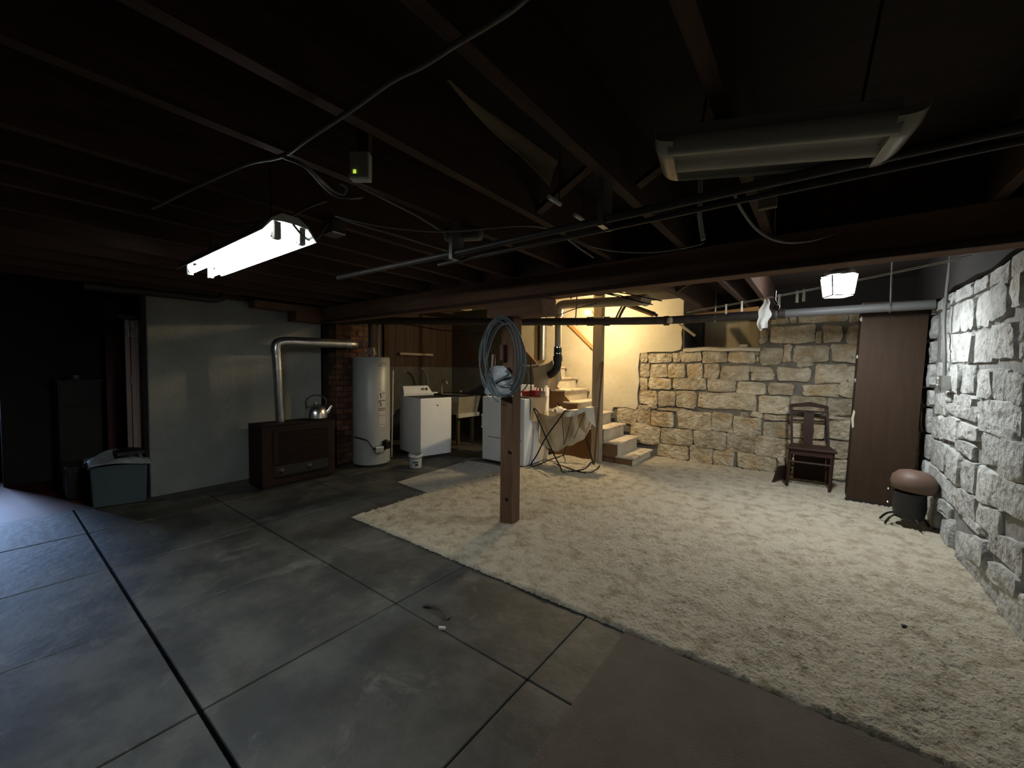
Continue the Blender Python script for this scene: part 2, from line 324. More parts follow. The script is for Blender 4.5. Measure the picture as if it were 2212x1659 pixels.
FAR= [(-2.277,1.518,-2.163,1.663),(-2.152,1.51,-1.793,1.655),(-1.774,1.508,-1.668,1.651),(-1.665,1.522,-1.364,1.695),(-1.351,1.505,-1.037,1.68),(-1.021,1.496,-0.693,1.687),(-2.277,1.281,-2.131,1.482),(-2.116,1.276,-1.863,1.483),(-1.849,1.272,-1.586,1.484),(-1.555,1.267,-1.347,1.498),(-1.331,1.27,-1.13,1.489),(-1.111,1.255,-0.746,1.468),(-2.277,1.043,-2.158,1.266),(-2.142,1.077,-1.792,1.252),(-1.771,1.092,-1.297,1.262),(-1.276,1.086,-0.919,1.261),(-0.903,1.067,-0.548,1.239),(-0.682,1.598,-0.643,1.679),(-0.677,1.516,-0.639,1.585),(-0.633,1.48,-0.376,1.702),(-0.368,1.503,-0.279,1.747),(-0.255,1.51,0.124,1.726),(0.134,1.5,0.419,1.721),(-0.739,1.371,-0.47,1.443),(-0.732,1.255,-0.448,1.36),(-0.438,1.25,-0.059,1.442),(-0.023,1.24,0.299,1.488),(0.296,1.26,0.407,1.465),(-0.222,1.443,-0.041,1.507),(-0.519,1.065,-0.239,1.232),(-0.145,1.077,0.222,1.233),(0.234,1.076,0.396,1.261),(-0.517,2.02,-0.322,2.137),(-0.311,2.016,-0.234,2.114),(-0.221,2.008,0.279,2.116),(0.29,1.994,0.433,2.112),(-0.648,1.757,-0.539,1.95),(-0.518,1.754,-0.025,1.991),(-0.021,1.74,0.033,1.913),(0.041,1.742,0.247,1.976),(0.277,1.736,0.431,1.968),(-2.272,0.834,-1.987,1.05),(-1.984,0.814,-1.726,1.062),(-1.716,0.82,-1.422,1.069),(-1.394,0.838,-0.652,1.065),(-2.147,0.783,-1.993,0.826),(-1.985,0.753,-1.86,0.793),(-1.846,0.76,-1.482,0.804),(-2.667,0.488,-2.32,0.759),(-2.31,0.474,-2.093,0.821),(-2.089,0.495,-1.727,0.732),(-1.692,0.488,-1.218,0.764),(-1.206,0.502,-0.938,0.767),(-0.929,0.486,-0.59,0.741),(-2.431,0.199,-1.946,0.511),(-1.938,0.24,-1.458,0.479),(-1.448,0.231,-0.999,0.508),(-0.993,0.24,-0.647,0.528),(-1.986,0.01,-1.505,0.23),(-1.498,0.01,-1.185,0.252),(-1.178,0.01,-0.896,0.245),(-0.871,0.026,-0.389,0.248),(-0.633,0.809,-0.273,1.063),(-0.263,0.846,0.093,1.065),(0.115,0.836,0.378,1.059),(-0.835,0.743,-0.747,0.811),(-0.724,0.733,-0.575,0.825),(-0.563,0.723,-0.278,0.8),(-0.267,0.752,0.092,0.817),(0.123,0.789,0.37,0.832),(-0.578,0.498,-0.259,0.71),(-0.249,0.522,0.106,0.737),(0.131,0.55,0.358,0.781),(-0.651,0.231,-0.242,0.49),(-0.231,0.275,0.129,0.515),(0.145,0.31,0.351,0.526),(-0.38,0.038,-0.3,0.253),(-0.288,0.027,0.156,0.268),(0.172,0.034,0.333,0.298)]
RIGHT= [(5.203,1.928,1.736,5.037,1.943,1.729),(5.018,1.989,1.732,4.61,1.952,1.723),(4.594,1.945,1.722,4.301,1.929,1.715),(4.284,1.927,1.723,3.99,1.932,1.709),(3.978,1.956,1.738,3.66,1.926,1.736),(3.606,1.942,1.781,3.439,1.936,1.766),(4.851,2.074,1.999,4.358,2.061,1.949),(4.309,2.06,1.976,3.998,2.037,1.947),(3.987,2.023,1.964,3.656,2.011,1.921),(3.625,2.014,1.955,3.458,2.001,1.942),(5.256,1.711,1.508,5.115,1.714,1.495),(4.992,1.713,1.49,4.514,1.69,1.48),(4.493,1.691,1.48,4.306,1.681,1.476),(4.293,1.684,1.471,3.875,1.67,1.466),(3.863,1.683,1.492,3.514,1.676,1.49),(3.445,1.688,1.488,3.4,1.689,1.486),(5.306,1.469,1.238,5.068,1.471,1.349),(4.924,1.44,1.253,4.531,1.463,1.24),(4.499,1.446,1.235,4.232,1.439,1.259),(4.148,1.408,1.241,3.84,1.419,1.244),(3.819,1.42,1.235,3.606,1.408,1.24),(3.555,1.405,1.24,3.359,1.385,1.237),(5.383,1.192,1.021,4.967,1.214,1.044),(4.952,1.227,1.156,4.822,1.23,1.159),(4.799,1.222,1.145,4.186,1.217,1.167),(4.979,1.132,1.064,4.079,1.154,1.061),(4.074,1.207,1.077,3.486,1.227,1.06),(3.408,1.214,1.069,3.333,1.213,1.064),(5.399,0.963,0.793,5.091,1.006,0.817),(5.055,1.0,0.821,4.588,1.039,0.864),(4.568,1.003,0.89,4.028,1.029,0.939),(4.542,0.871,0.795,4.145,0.891,0.802),(3.969,1.005,0.807,3.677,1.021,0.84),(3.643,1.005,0.784,3.3,1.016,0.826),(4.052,1.08,1.022,3.463,1.066,1.02),(5.441,0.765,0.543,4.87,0.781,0.557),(4.848,0.765,0.539,4.432,0.774,0.545),(4.385,0.753,0.527,4.043,0.768,0.577),(4.006,0.778,0.55,3.646,0.776,0.595),(3.627,0.77,0.593,3.271,0.803,0.639),(5.422,0.516,0.327,4.548,0.518,0.347),(4.514,0.504,0.33,4.032,0.564,0.39),(3.994,0.544,0.393,3.598,0.574,0.422),(4.853,0.207,0.0,4.564,0.233,0.013),(4.471,0.193,0.018,3.767,0.334,0.184),(4.373,0.03,0.0,3.574,0.228,0.028),(3.752,0.419,0.302,3.361,0.475,0.326),(3.724,0.233,0.155,3.29,0.317,0.199),(3.525,0.205,0.0,3.191,0.261,0.017),(3.337,0.483,0.345,3.232,0.5,0.331)]

for a, b, c, d in FAR:
    s_ = 1 if c-a > .1 else .4
    j = lambda: random.uniform(-.012, .012)*s_
    stone(wb, [(a+j(), b+j()), (c+j(), b+j()), (c+j(), d+j()), (a+j(), d+j())], 'stone', nb_, YB, .03)
for a, b, c, d in [(-1.0, .01, -.66, .02)][:0]+[(.40, .02, .62, .24), (.38, .30, .80, .52), (.40, .56, .85, .78), (.42, .82, .80, 1.04), (.44, 1.08, .86, 1.25), (.44, 1.28, .85, 1.48), (.45, 1.5, .8, 1.72), (.46, 1.76, .86, 1.98),
    (.47, 2.02, .86, 2.11)]:
    stone(wb, [(a, b), (c, b), (c, d), (a, d)], 'stone', nb_, YB, .03)
# sill of the niche
MB().grid(lambda u, v: (NX0+.01+(NX1-NX0+.02)*u, 6.40+.5*v, NZ0+.012+.012*sin(9*u+2)*sin(3+5*u)-(.02 if v < .1 else 0)), 14, 6, (0, 0, -.04)).build('niche_sill', 'plaster', wb)
# grey lower band and brown boards of the laundry corner
MB().box((-6.6, 6.42, 0), (-5.2, 6.47, 1.4)).build('grey_band', 'greywall', wb)
for k in range(7):
    MB().box((-6.6+.2*k, 6.415, 1.4), (-6.406+.2*k, 6.465, 2.48)).build('board', 'brownboard', wb)

# right wall
wr = struct(MB().box((XR, -2.0, -.05), (1.4, 7.1, 2.6)).build('wall_right', 'mortar_grey'))
for yl, tl, bl, yr, tr, br in RIGHT:
    if min(bl, br) > 1.93: continue
    tl, tr = min(tl, 2.05), min(tr, 2.05)
    yl, yr = yl+.010, yr-.010; tl += .009; tr += .009; bl -= .009; br -= .009
    stone(wr, [(yl, bl), (yr, br), (yr, tr), (yl, tl)], 'greystone', nr_, XR, .032)
ex = []
for z0, z1 in ((.02, .17), (.19, .34), (.36, .52), (.55, .78), (.8, 1.03), (1.06, 1.22), (1.25, 1.46), (1.49, 1.7), (1.73, 1.93), (1.95, 2.06)):
    y = 5.47+random.uniform(0, .1)
    while y < 6.3:
        w_ = random.uniform(.25, .5); ex.append((y, z0, min(y+w_, 6.42), z1)); y += w_+.02
    y = 3.2+random.uniform(-.05, .03)
    while y > 1.2:
        w_ = random.uniform(.28, .55); ex.append((y-w_, z0, y, z1)); y -= w_+.02
for a, b, c, d in [(5.02, .01, 5.4, .29), (4.62, .22, 5.0, .32), (3.9, .335, 4.35, .39)]: ex.append((a, b, c, d))
for y0, y1 in ((3.3, 3.62), (3.64, 3.98), (4.0, 4.36), (4.38, 4.72), (4.74, 5.06), (5.08, 5.45)): ex.append((y0, 1.955, y1, 2.06))
for a, b, c, d in ex:
    j = lambda: random.uniform(-.012, .012)
    stone(wr, [(a+j(), b), (c+j(), b+j()), (c+j(), d+j()), (a+j(), d+j())], 'greystone', nr_, XR, .038)
tr1 = MB().grid(lambda u, v: (.848+.006*sin(23*u+3), 1.0+5.4*u, 2.068+.41*v+(.010*sin(31*u)+.008*sin(57*u) if v < .1 else 0)), 80, 3, (.05, 0, 0))  # added strip, its colour paints shade over the upper right wall
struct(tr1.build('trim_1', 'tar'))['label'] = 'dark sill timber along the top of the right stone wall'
tr2 = MB().grid(lambda u, v: (-1.62+2.5*u, 6.405+.005*sin(19*u), 2.145+.335*v+(.008*sin(23*u)+.006*sin(41*u) if v < .1 else 0)), 60, 3, (0, .06, 0))  # same added strip of painted shade for the back wall
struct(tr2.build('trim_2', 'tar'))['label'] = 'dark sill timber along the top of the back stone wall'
# left partition, laundry wall, the walls of the next room, the wall behind the camera
struct(MB().box((-5.78, 1.045, -.05), (-5.55, 2.89, 2.48)).build('wall_left', 'whitewall', bevel=.012))
wl = struct(MB().box((-6.9, 2.7, -.05), (-6.6, 7.1, 3.6)).build('wall_laundry', 'greywall'))
MB().box((-6.62, 2.9, 0), (-6.57, 6.42, 1.4)).build('grey_band', 'greywall', wl)
for k in range(16):
    MB().box((-6.61, 2.92+.22*k, 1.4), (-6.565, 3.134+.22*k, 2.48)).build('board', 'brownboard', wl)
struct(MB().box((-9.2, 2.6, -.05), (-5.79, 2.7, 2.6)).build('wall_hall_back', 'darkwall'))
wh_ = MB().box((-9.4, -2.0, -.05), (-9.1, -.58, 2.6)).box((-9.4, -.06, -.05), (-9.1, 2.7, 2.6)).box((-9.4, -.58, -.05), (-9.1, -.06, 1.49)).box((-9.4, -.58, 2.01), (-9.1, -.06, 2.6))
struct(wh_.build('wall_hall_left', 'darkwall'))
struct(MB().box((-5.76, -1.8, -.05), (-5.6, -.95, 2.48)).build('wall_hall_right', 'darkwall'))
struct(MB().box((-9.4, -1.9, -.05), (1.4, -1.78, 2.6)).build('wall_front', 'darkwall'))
wn = MB()
for a_, b_ in (((-.58, 1.49), (-.06, 1.53)), ((-.58, 1.97), (-.06, 2.01)), ((-.58, 1.53), (-.54, 1.97)), ((-.10, 1.53), (-.06, 1.97))):
    wn.box((-9.30, a_[0], a_[1]), (-9.2, b_[0], b_[1]))
struct(wn.build('window_1', 'whitedull'))
struct(MB().box((-7.42, .12, -.05), (-7.32, 2.6, 2.48)).build('wall_hall_partition', 'darkwall'))  # added stub that blocks daylight to give the floor patch its edge
# ceiling: subfloor with the stairwell opening, joists, bridging
cb = MB().box((-9.3, -2.0, ZC), (1.4, 5.5, 2.6)).box((-2.2, 5.5, ZC), (1.4, 7.1, 2.6)).box((-9.3, 5.5, ZC), (-6.0, 7.1, 2.6))
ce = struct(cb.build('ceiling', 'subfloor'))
sw = MB().box((-6.1, 5.42, 2.6), (-2.1, 5.5, 3.6)).box((-2.2, 5.42, 2.6), (-2.1, 6.46, 3.6)).box((-6.1, 5.42, 2.6), (-6.0, 6.46, 3.6)).box((-6.1, 5.42, 3.6), (-2.1, 7.1, 3.7))
struct(sw.build('wall_stairwell', 'plaster'))
jx = [.66, .46, .02, -.25, -.72, -1.19, -1.58, -2.12, -2.52, -2.81, -3.25, -3.7, -4.15, -4.6, -5.05, -5.5]
jx = [.62, -.25, -.49, -.70, -1.19, -1.58, -2.12, -2.52, -2.81, -3.25, -3.7, -4.15, -4.6, -5.05, -5.5]
for x in jx:
    w_ = .045; front, back = -1.75, 6.44
    if x in (-.49,): front = 2.8          # joists lap over the beam: these bear on its far half only
    if x in (.62, -.25): back = 2.9
    if x < -1.3: back = 3.25
    if x < -5.3: back = 2.9
    b_ = MB(); n = 8
    for k in range(n):
        pass
    sag = random.uniform(-.008, .004)
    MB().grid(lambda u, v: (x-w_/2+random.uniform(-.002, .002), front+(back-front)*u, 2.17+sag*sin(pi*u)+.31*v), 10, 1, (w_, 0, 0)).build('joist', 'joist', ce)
brx = [-1.19, -.70]
for a, b in zip(brx, brx[1:]):
    if b-a < .3 or b-a > .6: continue
    for s_ in (0, 1):
        z0, z1 = (2.19, 2.46) if s_ == 0 else (2.46, 2.19)
        MB().bar((a+.025, 4.3+.06*s_, z0), (b-.025, 4.3+.06*s_, z1), .05, .02).build('bridging', 'joist', ce)
MB().bar((.48, 3.8, 2.2), (.86, 3.8, 2.40), .06, .022).build('bridging', 'joist', ce)
for x in (-.97, -.45):
    MB().bar((x-.2, 1.75, 2.2), (x+.2, 1.75, 2.40), .05, .02).build('bridging', 'joist', ce)
xb = sorted([x for x in jx if x > -5.9]+[.905])
for a, b in zip(xb, xb[1:]):
    if b-a > .08: MB().box((a+.025, 2.84, 2.172), (b-.025, 2.885, 2.478)).build('blocking', 'joist', ce)
# main beam with its ledger strip
bm_ = tag(MB().box((-6.0, 2.76, 1.985), (.9, 2.97, 2.17)).build('support_beam', 'beam', bevel=.006), 'long dark timber beam running the width of the basement under the joists', 'beam')
MB().box((-5.5, 2.735, 1.968), (.9, 2.76, 1.998)).build('ledger_strip', 'joist', bm_)
MB().box((-2.37, 2.74, 1.84), (-1.79, 2.98, 1.985)).build('saddle_block', 'beam', bm_, bevel=.01)
po = tag(MB().box((-2.228, 2.778, 0), (-2.098, 2.905, 1.84)).build('support_post', 'post', bevel=.006), 'square dark brown timber post standing on the shag carpet under the beam', 'post')
for z in (.235, .66): MB().lathe([(.02, 0), (.012, .004), (0, .005)], (-2.15+.03*(z > .5), 2.777, z), 10, (0, -1, 0)).build('knot', 'blackmetal', po)
MB().box((-2.20, 2.72, 1.46), (-2.165, 2.778, 1.60)).build('peg_block', 'jamb', po, bevel=.004)

# ------------------------------------------------------------------ carpets
def shag(u, v):
    x = -3.38+4.27*u; y = 2.03+4.39*v
    return (x, y, .02)
rn = random.Random(3)
NU, NV = 300, 300
hh = [[rn.random() for _ in range(NU+1)] for _ in range(NV+1)]
def shagp(u, v):
    i, j = round(u*NU), round(v*NV)
    x = -3.38+4.275*u; y = 2.03+4.40*v
    z = .014+.016*hh[j][i]**2+.006*sin(11*x+3*y)*sin(7*y-2*x)
    if j == 0: y += .012*(hh[j][i]-.5); z = .003
    if i == 0: x += .012*(hh[j][i]-.5); z = .003
    return (x+(hh[j][i-1]-.5)*.008, y+(hh[j-1][i]-.5)*.008, z)
cp = MB().grid(shagp, NU, NV).build('shag_carpet', 'carpet', smooth='all')
tag(cp, 'large mottled beige shag carpet covering the floor in front of the stone walls', 'carpet')
cp2 = MB().grid(lambda u, v: (-.765+1.66*u, -.4+2.425*v, .008+.003*sin(5*u)*sin(6*v)), 24, 30, (0, 0, -.007)).build('low_pile_carpet', 'carpet2', smooth=True)
tag(cp2, 'flat brownish grey carpet strip lying along the near edge of the shag carpet', 'carpet')
rg = [(-3.99, 3.0), (-3.40, 2.955), (-3.40, 4.42), (-4.12, 4.38)]
def rugp(u, v):
    a = Vector((*rg[0], 0)).lerp(Vector((*rg[1], 0)), u); b = Vector((*rg[3], 0)).lerp(Vector((*rg[2], 0)), u); p = a.lerp(b, v)
    return (p.x, p.y, .009+.003*sin(9*u+4*v)*sin(8*v))
tag(MB().grid(rugp, 24, 40, (0, 0, -.008)).build('bath_mat', 'rug', smooth=True), 'small pale grey rug on the concrete in front of the white dryer', 'rug')
tag(MB().lathe([(0, 0), (.012, .002), (.014, .008), (.006, .014), (0, .015)], (*on_z(1953, 1355, .02).xy, .022), 8).build('bottle_cap', 'black'), 'tiny dark round speck lying on the shag carpet near the right wall', 'litter')
p = on_z(955, 1359, 0)
tag(MB().box((p.x-.018, p.y-.007, 0), (p.x+.018, p.y+.007, .012), .6).build('paper_scrap', 'rag'), 'small white scrap lying on the joint between concrete slabs', 'litter')
p = on_z(935, 1325, 0)
tag(MB().grid(lambda u, v: (p.x-.09+.2*u, p.y+.03*sin(3*u)+.03*v, .004+.012*sin(pi*u)), 6, 2, (0, 0, .003)).build('wood_splinter', 'stickerblack'), 'thin dark splinter lying beside a slab joint on the concrete', 'litter')

# ------------------------------------------------------------------ stairs
SX, SZ, RUN, RISE, SY0, SY1 = -2.05, .135, .2225, .185, 5.555, 6.39
st = thing('staircase', 'pale painted wooden stairs rising left along the plastered back wall', 'stairs', (SX, SY0, 0))
NS = 8
for n in range(NS):
    x = SX-RUN*n; z = SZ+RISE*n
    MB().box((x-(RUN+.03 if n < NS-1 else 1.1), SY0-.01, z-.03), (x+.022, SY1, z)).build('tread', 'tread', st, bevel=.007)
    MB().box((x-.022, SY0+.012, max(z-RISE, .02)), (x-.002, SY1-.05, z-.031)).build('riser', 'riser', st)
    MB().box((x-RUN-.024, SY0-.002, z-RISE-.03 if n else .021), (x-.004, SY0+.010, z-.032)).build('side_panel', 'hardboard', st)
poly = [(SX-.25, .0), (SX-RUN*7.0, .0), (SX-RUN*7.0, SZ+RISE*5.8), (SX-.25, SZ-.03)]
poly = [(-2.3, .02), (-4.6, .02), (-4.6, SZ+RISE*7-.03), (-3.62, SZ+RISE*7-.03), (-2.3, .14)]
MB().prism(poly, lambda u, v, t: Vector((u, t, v)), SY0+.012, SY0+.022).build('skirt_board', 'hardboard', st)
MB().bar((-3.42, 5.49, 1.235), (-4.72, 5.49, 2.42), .02, .055, (1, 0, 1)).build('stringer', 'beam', st)
poly = [(-5.62, 2.45), (-4.62, 1.25), (-4.3, .93), (-4.0, .93), (-3.42, 1.25), (-4.76, 2.45)]
MB().prism(poly, lambda u, v, t: Vector((u, t, v)), 5.505, 5.52).build('plywood_skirt', 'olive', st)
sp = tag(MB().box((-2.635, 5.43, 0), (-2.50, 5.54, 2.48)).build('stair_post', 'palepost', bevel=.006), 'pale weathered square post standing in front of the stairs', 'post')
hr = tag(MB().bar((-3.85, 6.39, 2.45), (-2.95, 6.39, 1.63), .035, .055).build('handrail', 'rail', bevel=.008), 'orange wooden handrail sloping down the plaster wall above the stairs', 'handrail')
for t in (.3, .8):
    q = Vector((-3.85, 6.39, 2.45)).lerp(Vector((-2.95, 6.39, 1.63)), t)
    MB().box((q.x-.015, 6.385, q.z-.05), (q.x+.015, 6.43, q.z-.02)).build('bracket', 'blackmetal', hr)
pole = [on_y(1302, 781, 5.425), on_y(1283, 1012, 5.24)]; pole[1].z = .03
tag(MB().tube([pole[0], pole[1]], .013, 8).build('leaning_pole', 'post', smooth=True), 'thin dark broom pole leaning against the pale stair post', 'pole')

# bulb on the stair post
bt = thing('bare_bulb', 'glowing bare bulb in a socket on the pale stair post', 'lamp', (-2.635, 5.49, 2.235))
MB().lathe([(.032, 0), (.032, .025), (.022, .03), (.02, .065), (0, .067)], (-2.636, 5.49, 2.235), 14, (-1, 0, 0)).build('socket', 'brass', bt, smooth=True)
MB().lathe([(.013, .066), (.016, .075), (.03, .105), (.033, .125), (.026, .15), (.012, .162), (0, .165)], (-2.636, 5.49, 2.235), 14, (-1, 0, 0)).build('glass_bulb', 'bulb', bt, smooth='all')

# ------------------------------------------------------------------ lamps
# lit twin tube shop light on the left
lx0, lx1, ly, lz = -3.14, -1.90, .855, 1.985
sl = thing('shop_light', 'lit twin tube fluorescent light hung below the joists at left', 'lamp', ((lx0+lx1)/2, ly, lz))
prof = [(-.115, -.006), (-.075, .045), (-.03, .05), (.03, .05), (.075, .045), (.115, -.006), (.119, -.004), (.079, .055), (.035, .085), (-.035, .085), (-.079, .055), (-.119, -.004)]
MB().prism(prof, lambda u, v, t: Vector((t, ly+u, lz+v)), lx0, lx1).build('reflector', 'whitedull', sl)
for s_ in (-1, 1):
    y = ly+.053*s_
    t_ = MB().cyl((lx0+.05, y, lz-.005), (lx1-.05, y, lz-.005), .017, 12).build('tube', 'tube', sl, smooth=True)
    for x in (lx0+.03, lx1-.05): MB().cyl((x, y, lz-.005), (x+.02, y, lz-.005), .0165, 12).build('tube_cap', 'alu', t_, smooth=True)
    for x in (lx0, lx1-.03): MB().box((x, y-.014, lz-.03), (x+.03, y+.014, lz+.045)).build('lamp_holder', 'whitedull', sl, bevel=.004)
for x in (lx0+.2, lx1-.2): MB().cyl((x, ly, lz+.08), (x, ly, 2.48), .006, 6).build('hanger', 'iron', sl)
cable('light_cord', [(lx1-.02, ly, lz+.075), on_z(650, 505, 2.0), on_z(672, 520, 2.0), on_z(690, 510, 2.02), on_z(704, 488, 2.1), on_z(712, 480, 2.17)], .006, 'cable', 'short grey cord looping from the end of the lit tube light', 'cord')
p = on_z(722, 484, 2.16)
tag(MB().box((p.x-.05, p.y-.04, 2.10), (p.x+.05, p.y+.04, 2.17)).build('junction_box', 'galv', bevel=.005), 'small grey metal junction box on a joist beside the lit tube light', 'electrical box')

# unlit ribbed light at the upper right
uf = thing('ribbed_light', 'unlit ribbed fluorescent light with worn end caps hanging at the upper right', 'lamp', (-.134, 1.438, 2.06), rot=(0, radians(7.4), radians(9.5)))
Lf, Wf = .625, .246
NP = 60
v_ = 0
for k, wv in enumerate((.25, .21, .25, .19, .10)):
    def band(u, v, v0=v_, wv=wv, k=k):
        y = v0+wv*v; z = -.024-(.012*sin(pi*v) if k % 2 == 0 else -.006*sin(pi*v))+.02*max(0, abs(y-.5)-.42)/.08
        return (-Lf/2+.04+(Lf-.08)*u, -Wf/2+Wf*y, z)
    MB().grid(band, 1, 8, (0, 0, .010)).build('diffuser_strip', 'diffuser_dark' if k % 2 else 'diffuser', uf, local=True, smooth=True)  # groove bands take a darker colour that paints in their shade
    v_ += wv
MB().box((-Lf/2+.04, -.085, .02), (Lf/2-.04, .085, .06)).build('housing', 'whitedull', uf, local=True, bevel=.005)
for s_ in (-1, 1):
    def capp(u, v, s_=s_):
        x = s_*(Lf/2-.055+.06*sin(u*pi/2)); k = 1-.12*u*u
        return (x, (-Wf/2-.004+(Wf+.008)*v)*k, (-.030*min(1, 6*v, 6*(1-v))-.006)*(1-.6*u*u)-.004+.03*u*u)
    MB().grid(capp, 6, 12, (0, 0, .02)).build('end_cap', 'endcap', uf, local=True, smooth=True)
for x in (-.2, .2): MB().cyl((x, 0, .05), (x, 0, .40+.03*(x > 0)), .004, 6).build('hanger', 'iron', uf, local=True)

# lit square lantern between the joists
lc = Vector((.127, 4.55, 2.058))
ln = thing('lantern', 'glowing tapered glass lantern with dark metal cap by the right end of beam', 'lamp', lc, rz=radians(24))
tw, bw, gh = .094, .077, .165
for k in range(4):
    a = k*pi/2; R = Matrix.Rotation(a, 3, 'Z')
    P = [R@Vector((-bw, bw, 0)), R@Vector((bw, bw, 0)), R@Vector((tw, tw, gh)), R@Vector((-tw, tw, gh))]
    P2 = [p*.985 for p in P]; P2 = [Vector((q.x*.96, q.y*.96, p.z)) for p, q in zip(P, P)]
    MB().add(P+P2, [(0, 1, 2, 3), (7, 6, 5, 4), (0, 4, 5, 1), (1, 5, 6, 2), (2, 6, 7, 3), (3, 7, 4, 0)]).build('glass_pane', 'glass_lit', ln, local=True)
    MB().bar(R@Vector((bw+.003, bw+.003, -.006)), R@Vector((tw+.003, tw+.003, gh)), .008, .008).build('frame_bar', 'blackmetal', ln, local=True)
    MB().bar(R@Vector((-bw, bw+.003, -.004)), R@Vector((bw, bw+.003, -.004)), .009, .009).build('frame_bar', 'blackmetal', ln, local=True)
MB().box((-bw+.006, -bw+.006, .004), (bw-.006, bw-.006, .012)).build('bottom_pane', 'glass_bottom', ln, local=True)  # added glowing sheet in the lantern's open bottom, throws light down
MB().lathe([(.138, .0), (.135, .010), (.10, .04), (.07, .056), (.065, .07), (0, .072)], (0, 0, gh), 4, None).build('cap_base', 'blackmetal', ln, local=True)
MB().lathe([(.125, .0), (.118, .025), (.09, .046), (.065, .06), (0, .061)], (0, 0, gh+.006), 24).build('cap', 'chrome', ln, local=True, smooth=True)
MB().lathe([(.07, 0), (.075, .01), (.0, .012)], (0, 0, gh+.066), 20).build('canopy', 'alu', ln, local=True, smooth=True)
MB().cyl((0, 0, gh+.07), (0, 0, 2.48-lc.z), .008, 8).build('stem', 'blackmetal', ln, local=True)

# ------------------------------------------------------------------ pipes and ducts
mp = thing('drain_pipe', 'long pipe hung on straps below the joists, from chimney to right wall', 'pipe', (-1.58, 5.37, 2.03))
MB().tube([(-5.5, 2.87, 2.03), (-3.3, 4.48, 2.03), (-1.95, 5.2, 2.03), (-1.58, 5.36, 2.03), (-.42, 5.40, 2.03)], .05, 14).build('dark_run', 'iron', mp, smooth=True)['label'] = 'dark rusty pipe run'
MB().cyl((-.42, 5.40, 2.03), (.86, 5.40, 2.03), .045, 16).build('grey_run', 'pipe_grey', mp, smooth=True)['label'] = 'grey painted pipe run lit from above'
for x, r in ((-.42, .062), (-.33, .055), (-1.58, .062)): MB().cyl((x-.03, 5.395, 2.03), (x+.03, 5.395, 2.03), r, 14).build('coupling', 'iron', mp, smooth=True)
for px in (1275, 1310):
    q = on_z(px, 694, 2.03); MB().cyl((q.x-.04, q.y-.02, 2.03), (q.x+.04, q.y+.02, 2.03), .062, 12).build('coupling', 'iron', mp, smooth=True)
q = on_y(1447, 692, 5.33); MB().lathe([(0, -.045), (.035, -.03), (.045, 0), (.035, .03), (0, .045)], q, 12).build('clean_out', 'pvc', mp, smooth='all')
for x, y in ((.55, 5.4), (-1.0, 5.385), (-2.6, 4.855)):
    MB().tube([(x, y+.048, 2.04), (x, y+.03, 1.99), (x, y, 1.979), (x, y-.03, 1.99), (x, y-.05, 2.03), (x, y-.02, 2.1), (x, y, 2.3), (x, y, 2.48)], .008, 6).build('hanger_strap', 'galv', mp)
def pipe(name, pts, r, m, label, cat='pipe', n=10):
    o = MB().tube(pts, r, n).build(name, m, None, smooth=True); tag(o, label, cat); return o
a, b = on_y(690, 622, 1.55), on_y(1528, 437, 1.55)
pipe('gas_pipe', [(-2.75, 1.56, 2.03), (-1.5, 1.55, 2.01), (.88, 1.55, 2.0)], .016, 'iron', 'thin dark pipe crossing under the joists towards the ribbed light')
pipe('water_pipe', [(-1.75, 1.60, 1.985), (-.9, 1.60, 1.985), (.88, 1.60, 1.985)], .010, 'iron', 'thinner dark pipe running just below the gas pipe under the joists')
for x in (-1.58, -.72):
    MB().box((x-.012, 1.53, 1.98), (x+.012, 1.62, 2.17)).build('pipe_strap', 'galv', bpy.data.objects['gas_pipe'])
# valve with hanging fitting where the pipe meets the joist
q = on_z(988, 545, 2.03)
tag(MB().box((q.x-.1, q.y-.0, 2.10), (q.x+.12, q.y+.07, 2.17), .5).build('pipe_bracket', 'cable', bevel=.02), 'pale rounded bracket on a joist just above the gas pipe', 'bracket')

pv = thing('pvc_drain', 'grimy white drain pipe dropping to a black elbow beside the stairs', 'pipe', (-3.03, 4.95, 2.3))
xa, ya = on_y(1206, 700, 4.95).x, 4.95
za = 2.285
MB().tube(cr([(xa, ya, za-.16), (xa-.002, ya, za-.08), (xa+.02, ya, za-.02), (xa+.09, ya, za+.005), (xa+.3, ya, za), (-1.95, ya, za-.03)], 6), .062, 16).build('horizontal_run', 'pvc', pv, smooth=True)
MB().cyl((-1.96, ya, za-.03), (-1.80, ya, za-.033), .07, 16).build('hub', 'pvc', pv, smooth=True)
MB().tube(cr([(-1.80, ya, za-.033), (-1.72, ya-.01, za-.035), (-1.68, ya-.06, za-.06)], 4), .068, 16).build('end_elbow', 'pvc', pv, smooth=True)
MB().cyl((xa, ya, za-.15), (xa, ya, 1.66), .046, 14).build('vertical_run', 'pvc', pv, smooth=True)
el = MB().cyl((xa, ya, 1.70), (xa, ya, 1.56), .056, 16).cyl((xa, ya, 1.57), (xa, ya, 1.50), .066, 16)
el.tube(cr([(xa, ya, 1.52), (xa-.005, ya, 1.44), (xa-.03, ya, 1.38), (xa-.08, ya, 1.33), (xa-.14, ya, 1.30)], 5), .056, 16)
el.build('elbow', 'black', pv, smooth=True)['label'] = 'black rubber elbow'
for z in (1.685, 1.60): MB().cyl((xa, ya, z), (xa, ya, z+.016), .0585, 16).build('hose_clamp', 'chrome', pv, smooth=True)
pts = [on_y(1182, 652, 5.0), on_y(1170, 668, 5.0), on_y(1168, 690, 5.0), on_y(1180, 698, 4.98), on_y(1196, 700, 4.97)]
pipe('pipe_loop', cr(pts, 5), .034, 'pvc', 'curved pipe branch bending around the top of the white drain pipe')
